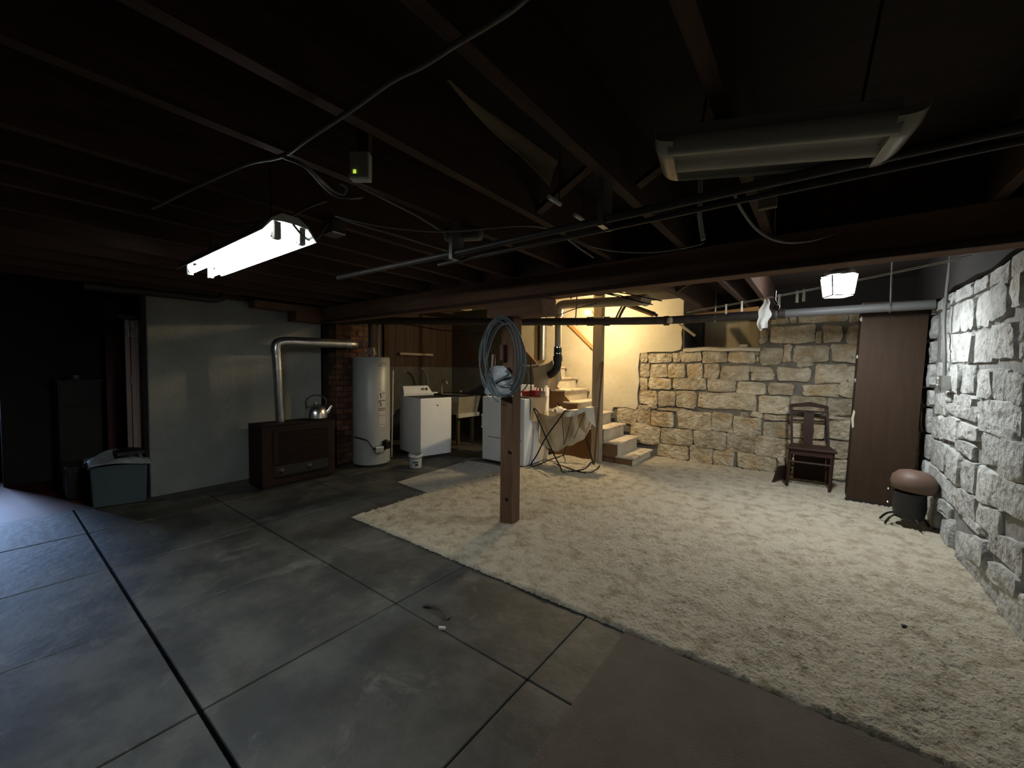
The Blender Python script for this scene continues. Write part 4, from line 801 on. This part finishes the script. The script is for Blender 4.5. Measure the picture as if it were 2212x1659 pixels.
# things on the dryer
qr = on_z(1150, 856, dh+.01); ox, oy = qr.x+3.44, qr.y-4.70
rb = thing('red_box', 'bright red plastic box lying on the dryer', 'box', (qr.x, qr.y, dh))
MB().box((-3.58+ox, 4.62+oy, dh+.005), (-3.35+ox, 4.78+oy, dh+.085)).build('lower_half', 'red', rb, bevel=.01)
MB().box((-3.45+ox, 4.61+oy, dh+.02), (-3.32+ox, 4.77+oy, dh+.10)).build('upper_half', 'red', rb, bevel=.012)
MB().lathe([(0, 0), (.035, .0), (.04, .04), (.035, .10), (0, .11)], (-3.33+ox, 4.69+oy, dh+.055), 14, (1, .3, 0)).build('clear_bottle', 'clear', rb, smooth=True)
q = Vector((-3.27, 5.0, dh+.10))
sc = thing('scissors', 'dark handled scissors leaning on the dryer control panel', 'scissors', q)
for s_ in (0, 1): MB().tube(cr([q+Vector((.035*cos(a)+.05*s_, -.03, .045*sin(a)+.01*s_)) for a in [i*pi/4 for i in range(8)]], 3, True), .007, 6, True).build('handle', 'black', sc, smooth=True)
MB().bar(q+Vector((.0, -.03, -.04)), q+Vector((-.06, -.02, -.09)), .014, .006).build('blade', 'alu', sc)
# canvas draped over the dryer corner and cloth over the pipe
def drape(u, v):
    x = -3.46+.27*u; y = 4.56+.56*u*.3
    if v < .35: return (-3.205+.012-(.28*(.35-v)/.35), 4.64+.42*u, dh+.012+.006*sin(8*u))
    w_ = (v-.35)/.65
    return (-3.185+.012*sin(9*u+4*w_), 4.64+.42*u, dh+.012-.36*w_*(.85+.2*sin(3*u)))
tag(MB().grid(drape, 16, 16, (.004, 0, .002)).build('folded_canvas', 'cream', smooth=True), 'tan canvas draped over the right edge of the dryer', 'cloth')
P0 = [on_y(1150, 794, 4.9), on_y(1172, 787, 4.9), on_y(1195, 778, 4.95)]
def cl1(u, v):
    top = P0[0].lerp(P0[2], u); hgt = .30+.05*sin(4*u)-.08*u*(v > .5)
    return (top.x+.01*sin(11*u+3*v), top.y-.03*sin(5*u)*v+.05*v, top.z-.018*sin(pi*u)-hgt*v+.02*sin(9*u)*v)
tag(MB().grid(cl1, 18, 14, (0, .004, 0)).build('draped_towel', 'cream', smooth=True), 'cream towel hanging in front of the black drain elbow', 'cloth')
P1 = [on_y(1182, 806, 5.08), on_y(1213, 788, 5.12)]
def cl2(u, v):
    top = P1[0].lerp(P1[1], u)
    return (top.x+.02*v*(u-.2)+.012*sin(10*u+2*v), top.y+.03*sin(6*u), top.z+.02*sin(pi*u)-(.20+.13*sin(pi*min(1, u*1.0)))*v)
tag(MB().grid(cl2, 16, 12, (0, .004, 0)).build('draped_towel', 'linen', smooth=True), 'white towel hanging behind the black drain elbow, next to stairs', 'cloth')
tag(MB().tube(cr([on_y(1125, 788, 4.7), on_y(1145, 790, 4.75), on_y(1168, 786, 4.85)], 4), .012, 8).build('towel_bar', 'alu', smooth=True), 'short bar at the back of the dryer carrying the cream towel', 'bar')
tag(MB().bar(on_y(1147, 780, 4.7), on_y(1147, 862, 4.7), .012, .012).build('hook_rod', 'blackmetal'), 'small dark upright rod behind the coiled cable above the dryer', 'rod')

# ------------------------------------------------------------------ canvas sling chair
bc = thing('butterfly_chair', 'black metal frame sling chair with tan canvas in front of the stairs', 'chair', (-2.8, 4.95, 0))
gz = .028
T1, T3 = on_y(1153, 884, 4.72), on_y(1219, 889, 4.74)
Bq = {k: on_z(*p, gz) for k, p in dict(a=(1147, 1006), b=(1214, 1019), c=(1291, 1010), d=(1216, 984)).items()}
T2, T4 = on_y(1262, 890, 5.18), on_y(1205, 868, 5.2)
def rod(*pts): return MB().tube(cr(pts, 6), .0095, 8).build('frame_rod', 'blackmetal', bc, smooth=True)
X1 = on_y(1180, 946, 4.72)
rod(T1+Vector((.03, .05, -.03)), T1+Vector((.012, .01, .006)), T1, T1.lerp(X1, .3), X1, X1.lerp(Bq['b'], .6), Bq['b']+Vector((-.02, 0, .05)), Bq['b'], Bq['b']+Vector((.05, .03, 0)), Bq['b'].lerp(Bq['c'], .6)+Vector((0, .02, 0)), on_z(1276, 999, gz), on_z(1280, 996, .06), on_y(1262, 930, 5.15), T2)
rod(T3+Vector((.05, .04, .005)), T3+Vector((.02, .01, .012)), T3, T3.lerp(X1, .3), X1+Vector((0, -.02, 0)), X1.lerp(Bq['a'], .6), Bq['a']+Vector((.01, 0, .04)), Bq['a'], Bq['a']+Vector((.05, .03, 0)), Bq['a'].lerp(Bq['d'], .6), Bq['d'], Bq['d']+Vector((.02, 0, .05)), on_y(1228, 940, 5.2), T4)
rod(on_z(1196, 1001, gz), on_z(1222, 1009, gz), on_z(1252, 1019, gz), on_z(1274, 1021, gz), on_z(1290, 1013, gz), on_z(1295, 1006, gz))
rod(on_z(1164, 969, .03)+Vector((0, 0, .2)), on_y(1185, 972, 4.95), on_y(1207, 970, 4.95))
TL = [on_y(1158, 884, 4.80), on_y(1172, 893, 4.84), on_y(1195, 899, 4.86), on_y(1218, 890, 4.82), on_y(1245, 886, 4.9), on_y(1275, 880, 5.0), on_y(1284, 880, 5.03)]
BL = [on_y(1164, 955, 4.86), on_y(1182, 966, 4.86), on_y(1202, 974, 4.86), on_y(1222, 965, 4.86), on_y(1240, 959, 4.9), on_y(1262, 948, 4.98), on_y(1270, 925, 5.03)]
TLc, BLc = cr(TL, 6), cr(BL, 6); NT = len(TLc)-1
def sling(u, v):
    k = u*NT; i = min(int(k), NT-1); f = k-i
    a = TLc[i].lerp(TLc[i+1], f); b = BLc[i].lerp(BLc[i+1], f); p = a.lerp(b, v)
    d = .035*sin(u*17)*sin(pi*min(1, v*1.1))+.05*sin(pi*v)
    return (p.x+d*.3, p.y+d-.02*sin(u*9), p.z-.01*sin(u*23)*v)
MB().grid(sling, 36, 16, (.003, .004, 0)).build('canvas_sling', 'cream', bc, smooth=True)
for k, (x0, y0, x1, y1) in enumerate(((1162, 893, 1163, 953), (1214, 897, 1218, 960), (1236, 896, 1219, 960), (1263, 892, 1240, 948))):
    a, b = on_y(x0, y0, 4.80), on_y(x1, y1, 4.80)
    MB().tube([a, a.lerp(b, .5)+Vector((0, .005, 0)), b], .004, 6).build('seam', 'blackmetal', bc, smooth=True)
def back(u, v):
    a = TL[0].lerp(TL[-1], u*.66); return (a.x-.04+.05*u, a.y+.34+.02*sin(7*u), a.z+.0-.22*v-.05*sin(pi*u)+.0*v)
MB().grid(back, 14, 8, (0, .004, 0)).build('sling_back', 'cream', bc, smooth=True)
C0 = [on_y(1222, 896, 4.79), on_y(1222, 889, 4.80), on_y(1284, 878, 4.98), on_y(1288, 905, 4.96)]
def cloth(u, v):
    top = C0[1].lerp(C0[2], u); drop = .07+.19*max(0, u-.62)/.38+.02*sin(8*u)
    if v < .25: return (top.x, top.y+.14*(1-v/.25), top.z+.012*sin(12*u))
    w_ = (v-.25)/.75
    return (top.x+.012*sin(15*u)*w_+.02*w_*u, top.y-.02-.012*sin(18*u)*w_, top.z+.008*sin(12*u)-drop*w_)
tag(MB().grid(cloth, 26, 12, (0, .004, .001)).build('white_cloth', 'linen', smooth=True), 'white cloth with frayed end draped over the top right of the sling chair', 'cloth')
D0 = on_y(1207, 884, 4.98)
def crump(u, v):
    return (D0.x-.14+.28*u, D0.y-.06+.14*v+.03*sin(9*u), D0.z-.04+.075*sin(pi*u)*sin(pi*v)**.5+.022*sin(17*u+6*v)*sin(11*v))
tag(MB().grid(crump, 20, 12, (0, 0, -.006)).build('crumpled_linen', 'linen', smooth=True), 'crumpled white linen lying on top of the sling chair at left', 'cloth')

# ------------------------------------------------------------------ coil and bag on the main post
co = thing('cable_coil', 'big coil of blue grey cable hung on the dark brown post', 'cable coil', (-2.16, 2.74, 1.3))
rr = random.Random(5)
ell = [(1085, 769, 47, 86, .0), (1082, 768, 44, 82, .05), (1087, 774, 46, 84, -.06), (1084, 762, 40, 76, .09), (1078, 772, 42, 84, .02), (1090, 768, 40, 82, -.12), (1086, 776, 36, 78, .12), (1092, 772, 42, 84, -.04), (1083, 770, 45, 87, .03), (1080, 764, 33, 70, -.1), (1090, 778, 40, 78, .16), (1086, 770, 42, 82, -.15)]
for k, (cx, cy, ax, ay, tl) in enumerate(ell):
    Y = 2.725-.009*k; pts = []
    for i in range(22):
        a = 2*pi*i/22; wob = 1+.05*sin(2*a+k)+.03*sin(3*a+2*k)
        ex, ey = ax*cos(a)*wob*(1-.16*sin(a)*-1*.5), ay*sin(a)
        pts.append(on_y(cx+ex*cos(tl)-ey*sin(tl)*.5, cy+ey+ex*sin(tl)*.3, Y+.02*sin(a*2+k)))
    MB().tube(cr(pts, 3, True), .0045 if k % 2 else .006, 7, True).build('cable_turn', 'coil', co, smooth=True)
MB().tube(cr([on_y(x, y, 2.70) for x, y in ((1072, 822), (1064, 834), (1061, 846), (1066, 858), (1072, 865), (1079, 868))], 4), .006, 6).build('cable_tail', 'coil', co, smooth=True)
MB().cyl(on_y(1088, 690, 2.78), on_y(1088, 694, 2.68), .006, 8).build('nail', 'blackmetal', po)
bgT = [(1060, 800), (1068, 795), (1082, 797), (1098, 800), (1110, 806)]
def bag(u, v):
    a = u*2*pi; w_ = (.36+.64*v**.6)*(1-.18*(v > .9))
    cx = 1086-6*(1-v); x = cx+35*w_*cos(a)*(1+.09*sin(3*a+5*v)); y = 790+64*v+4*sin(5*a)*v
    p = on_y(x, y, 2.735); p.y = 2.715-.052*sin(a)*w_*(1+.2*sin(4*a+6*v)); return p
bg = tag(MB().grid(bag, 32, 16).build('plastic_bag', 'bag', smooth='all'), 'milky plastic bag tied with the cable coil on the brown post', 'bag')
MB().tube(cr([on_y(x, y, 2.66) for x, y in ((1056, 820), (1066, 826), (1076, 822), (1088, 816), (1098, 808), (1094, 800))], 4), .012, 7).build('knot', 'coil', co, smooth=True)
for dx, lab in ((0, 'pale'), (6, 'second')):
    MB().bar(on_y(1066+dx, 766, 2.70), on_y(1063+dx, 806, 2.70), .016, .02).build('slat', 'chip' if dx == 0 else 'post', bg)
cable('hook_wire', [on_y(1056, 824, 2.70), on_y(1055, 840, 2.70), on_y(1062, 852, 2.70), on_y(1062, 868, 2.70)], .005, 'whitedull', 'thin pale wire dangling beneath the plastic bag')
q = on_y(1131, 770, 2.70)
cable('hanging_loop', [on_y(x, y, 2.69) for x, y in ((1134, 800), (1141, 806), (1142, 822), (1135, 838), (1124, 848))], .0055, 'coil', 'loose dark cable end looping right of the brown post')

# ------------------------------------------------------------------ leaning panel, chair, stool, conduit
pn_ = thing('cupboard', 'tall brown veneered cupboard leaning in the corner against the right wall', 'cupboard', (.79, 5.56, 0), rot=(0, radians(1.7), 0))
MB().box((-.496, 0, .0), (0, .018, 2.10)).build('front_panel', 'panelwood', pn_, local=True, bevel=.003)
MB().box((-.496, .018, .0), (-.478, .34, 2.10)).build('side_panel', 'panelwood', pn_, local=True)
MB().box((-.018, .018, .0), (0, .34, 2.10)).build('side_panel', 'panelwood', pn_, local=True)
MB().box((-.478, .02, 2.08), (-.018, .34, 2.10)).box((-.478, .33, .0), (-.018, .34, 2.08)).build('back_panel', 'panelwood', pn_, local=True)
MB().box((-.51, -.006, 0), (.0, .0, .035)).build('plinth', 'black', pn_, local=True)
for z0, z1, w_ in ((2.02, 2.09, .012), (1.90, 1.96, .012), (.78, .98, .014)):
    MB().prism([(-.498, z0), (-.498+w_, z0+.02), (-.498+w_*.5, (z0+z1)/2), (-.498+w_, z1-.02), (-.498, z1), (-.512, (z0+z1)/2)], lambda u, v, t: Vector((u, t, v)), -.003, .006).build('chipped_edge', 'chip', pn_, local=True)
for z in (1.27, 1.52): MB().box((-.508, .04, z), (-.495, .075, z+.035)).build('hinge', 'alu', pn_, local=True, bevel=.003)

ca = thing('dining_chair', 'dark wooden chair with splat back standing before the back stone wall', 'chair', (-.03, 5.98, 0))
def leg(p0, p1, r0=.02, r1=.015): return MB().tube([p0, Vector(p0).lerp(Vector(p1), .5), p1], [r0, (r0+r1)/2*1.05, r1], 8).build('leg', 'chairwood', ca, smooth=True)
sz = .465
MB().prism([(-.265, 5.78), (.215, 5.78), (.155, 6.16), (-.235, 6.16)], lambda u, v, t: Vector((u, v, t)), sz, sz+.028).build('seat', 'chairwood', ca, bevel=.008)
leg((-.222, 5.825, sz), (-.245, 5.80, .014)); leg((.172, 5.825, sz), (.155, 5.80, .014)); leg((-.215, 6.14, sz), (-.255, 6.2, .014)); leg((.135, 6.14, sz), (.15, 6.2, .014))
for x0, x1 in ((-.222, -.245), (.142, .112)): MB().bar((x0, 6.145, sz), (x1, 6.22, .96), .03, .025).build('back_post', 'chairwood', ca)
MB().prism([(-.262, .93), (-.25, .975), (-.12, 1.0), (-.06, 1.012), (.0, 1.0), (.122, .972), (.132, .93), (.05, .945), (-.06, .955), (-.17, .945)], lambda u, v, t: Vector((u, t+.02*(v-.9), v)), 6.20, 6.225).build('crest_rail', 'chairwood', ca)
MB().bar((-.235, 6.205, .895), (.122, 6.205, .895), .03, .018, (0, 0, 1)).build('back_rail', 'chairwood', ca)
MB().prism([(-.105, .49), (-.015, .49), (-.012, .6), (-.005, .66), (-.012, .72), (-.01, .9), (-.11, .9), (-.115, .72), (-.128, .66), (-.112, .6)], lambda u, v, t: Vector((u, t+.13*(v-.49), v)), 6.145, 6.16).build('splat', 'chairwood', ca)
MB().box((-.22, 5.80, sz-.06), (.175, 5.82, sz)).build('apron', 'chairwood', ca); MB().box((-.21, 6.13, sz-.06), (.14, 6.15, sz)).build('apron', 'chairwood', ca)
for x0, x1 in ((-.222, -.215), (.165, .14)): MB().bar((x0, 5.83, sz-.03), (x1, 6.13, sz-.03), .018, .06).build('apron', 'chairwood', ca)
MB().cyl((-.236, 5.81, .32), (.163, 5.81, .32), .013, 8).build('stretcher', 'chairwood', ca, smooth=True)
MB().cyl((-.24, 6.175, .2), (.145, 6.175, .2), .012, 8).build('stretcher', 'chairwood', ca, smooth=True)
for x0, x1 in ((-.238, -.238), (.163, .14)): MB().cyl((x0, 5.815, .2), (x1, 6.17, .22), .011, 8).build('stretcher', 'chairwood', ca, smooth=True)
tag(MB().grid(lambda u, v: (-.40+.12*u+.05*v, 5.86+.3*u, .025+.20*v*(1-.25*u)+.02*sin(4*u)), 6, 6, (.02, -.01, 0)).build('wood_board', 'chairwood', smooth=True), 'dark board propped on the carpet left of the wooden chair', 'board')
tag(MB().box((-.2, 6.28, .02), (.12, 6.32, .34), .03).build('propped_panel', 'panelwood'), 'brown panel propped against the stone wall behind the wooden chair', 'board')

so = thing('stool', 'stool with a round brown cushion beside the cupboard and right wall', 'stool', (.675, 4.98, .02))
sx, sy = .675, 4.98
MB().lathe([(0, .325), (.09, .325), (.145, .345), (.158, .40), (.15, .455), (.11, .505), (.05, .525), (0, .528)], (sx, sy, 0), 28).build('cushion', 'stool', so, smooth='all')
bpy.data.objects['cushion'].rotation_euler = (radians(-4), radians(7), 0)
MB().lathe([(0, .10), (.10, .10), (.115, .2), (.11, .325), (0, .33)], (sx+.02, sy, 0), 20).build('drum', 'black', so, smooth=True)
for k, a in enumerate((2.9, 3.7, 5.2, .3, 1.6)):
    d = Vector((cos(a), sin(a), 0)); c_ = Vector((sx, sy, 0))
    MB().tube(cr([c_+d*.05+Vector((0, 0, .13)), c_+d*.12+Vector((0, 0, .10)), c_+d*.17+Vector((0, 0, .035))], 4), .009, 8).build('leg', 'blackmetal', so, smooth=True)
for zz in (.22, .34): MB().lathe([(0, -.012), (.012, 0), (0, .012)], (sx-.125, sy-.04, zz), 8).build('stud', 'chrome', so, smooth=True)

q0, q1 = on_x(2046, 668, .85), on_x(2042, 812, .85)
cdt = thing('conduit', 'grey electrical conduit with outlet box on the right stone wall', 'conduit', (.85, q1.y, q1.z))
MB().tube(cr([(.865, q0.y+.03, 2.42), (.84, q0.y, 2.0), (.835, q0.y-.01, 1.8), (.84, q1.y, 1.55), (.845, q1.y, q1.z)], 5), .013, 8).build('tube', 'pipe_grey', cdt, smooth=True)
q = on_x(2039, 827, .84)
MB().box((.815, q.y-.05, q.z-.055), (.875, q.y+.05, q.z+.06)).build('outlet_box', 'galv', cdt, bevel=.006)
for dz in (-.025, .03): MB().lathe([(.015, 0), (.013, .006), (0, .007)], (.815, q.y+.075, q.z+dz), 10, (-1, 0, 0)).build('knockout', 'alu', cdt)

# ------------------------------------------------------------------ things by the next room
bn = thing('storage_tote', 'dim teal plastic tote with white bags at the corner of the whitewashed wall', 'bin', (-5.75, .86, 0))
def tote(P, z0, z1, k=.93):
    c = Vector((sum(p[0] for p in P)/4, sum(p[1] for p in P)/4, 0)); V = []
    for z, s_ in ((z0, k), (z1, 1), (z1, .94), (z0+.02, k*.94)):
        V += [Vector(((p[0]-c.x)*s_+c.x, (p[1]-c.y)*s_+c.y, z)) for p in P]
    m = MB(); m.add(V, [(3, 2, 1, 0)]+[(r*4+i, r*4+(i+1) % 4, (r+1)*4+(i+1) % 4, (r+1)*4+i) for r in range(3) for i in range(4)]+[(12, 13, 14, 15)]); return m
P = [(-5.60, .61), (-5.42, 1.03), (-5.80, 1.20), (-6.0, .79)]
P = [(-5.50, .60), (-5.40, 1.0), (-5.85, 1.02), (-5.98, .72)]
tote(P, 0, .40).build('tub', 'tote', bn, bevel=.012)
tb2 = MB()
for i in range(4): tb2.bar(Vector((*P[i], .395)), Vector((*P[(i+1) % 4], .395)), .03, .022, (0, 0, 1))
tb2.build('rim', 'tote', bn)
def bagtop(u, v):
    x = -6.02+.6*u+.06*v; y = .60+.42*v
    return (x, y, .42+.09*sin(pi*u)*sin(pi*min(1, v*1.1))+.02*sin(13*u+4*v)-.10*max(0, .18-u)/.18)
tag(MB().grid(bagtop, 20, 16, (0, 0, -.006)).build('white_sack', 'bag', smooth=True), 'crumpled pale sack heaped on the teal tote', 'sack')
tag(MB().grid(lambda u, v: (-5.62+.22*u, .78+.2*v, .50+.03*sin(pi*u)*sin(pi*v)), 6, 6, (0, 0, .03)).build('black_pouch', 'black', smooth=True), 'black pouch lying on the pale sack in the tote', 'pouch')
dbx = thing('black_crate', 'dark box on the red floor left of the teal tote', 'box', (-6.2, .62, 0))
MB().box((-6.45, .5, .0), (-6.05, .72, .30)).build('body', 'black', dbx, bevel=.01)
MB().box((-6.46, .49, .30), (-6.04, .73, .33)).build('lid', 'darkbox', dbx, bevel=.006)
fd = thing('folding_door', 'folded pale pink accordion door at the edge of the whitewashed wall', 'door', (-6.0, 1.05, 0))
for k in range(4):
    y0 = .955+.043*k; z1 = 1.885
    mb = MB().box((-6.03+.018*(k % 2), y0, .02), (-6.01+.018*(k % 2), y0+.040, z1-.20)); mb.build('pleat', 'pink', fd, bevel=.004)
    MB().box((-6.03+.018*(k % 2), y0, z1-.20), (-6.01+.018*(k % 2), y0+.040, z1-.01*(k % 2))).build('worn_top', 'pinkpale', fd, bevel=.004)  # paler top piece paints in the light falling on the door
MB().box((-6.00, .985, 1.18), (-5.985, 1.01, 1.28)).build('latch', 'chip', fd)
MB().box((-6.03, .9, 1.89), (-5.99, 1.04, 1.93)).build('track', 'blackmetal', fd)
tag(MB().box((-6.98, .92, 0), (-6.9, 1.05, 2.2)).build('door_jamb', 'jamb'), 'dark reddish door jamb in the next room behind the tote', 'jamb')
dk = thing('dark_cabinet', 'low dark cabinet standing in the next room beyond the tote', 'cabinet', (-7.0, .7, 0))
MB().box((-7.25, .52, .05), (-6.88, .87, 1.19)).build('body', 'darkbox', dk, bevel=.006)
MB().box((-7.27, .50, 1.19), (-6.86, .89, 1.21)).build('top', 'darkbox', dk)
MB().box((-7.2, .54, 0), (-6.92, .85, .05)).build('plinth', 'black', dk)
for k in range(4):
    d_ = MB().box((-6.884, .54, .10+.27*k), (-6.872, .85, .35+.27*k)).build('drawer', 'darkbox', dk, bevel=.003)
    MB().box((-6.872, .66, .22+.27*k), (-6.862, .73, .235+.27*k)).build('pull', 'iron', d_)
tag(MB().lathe([(0, 0), (.06, 0), (.07, .05), (.03, .07), (0, .075)], (-7.05, .68, 1.21), 14).build('bowl', 'alu', smooth=True), 'small dim bowl on the dark cabinet in the next room', 'bowl')
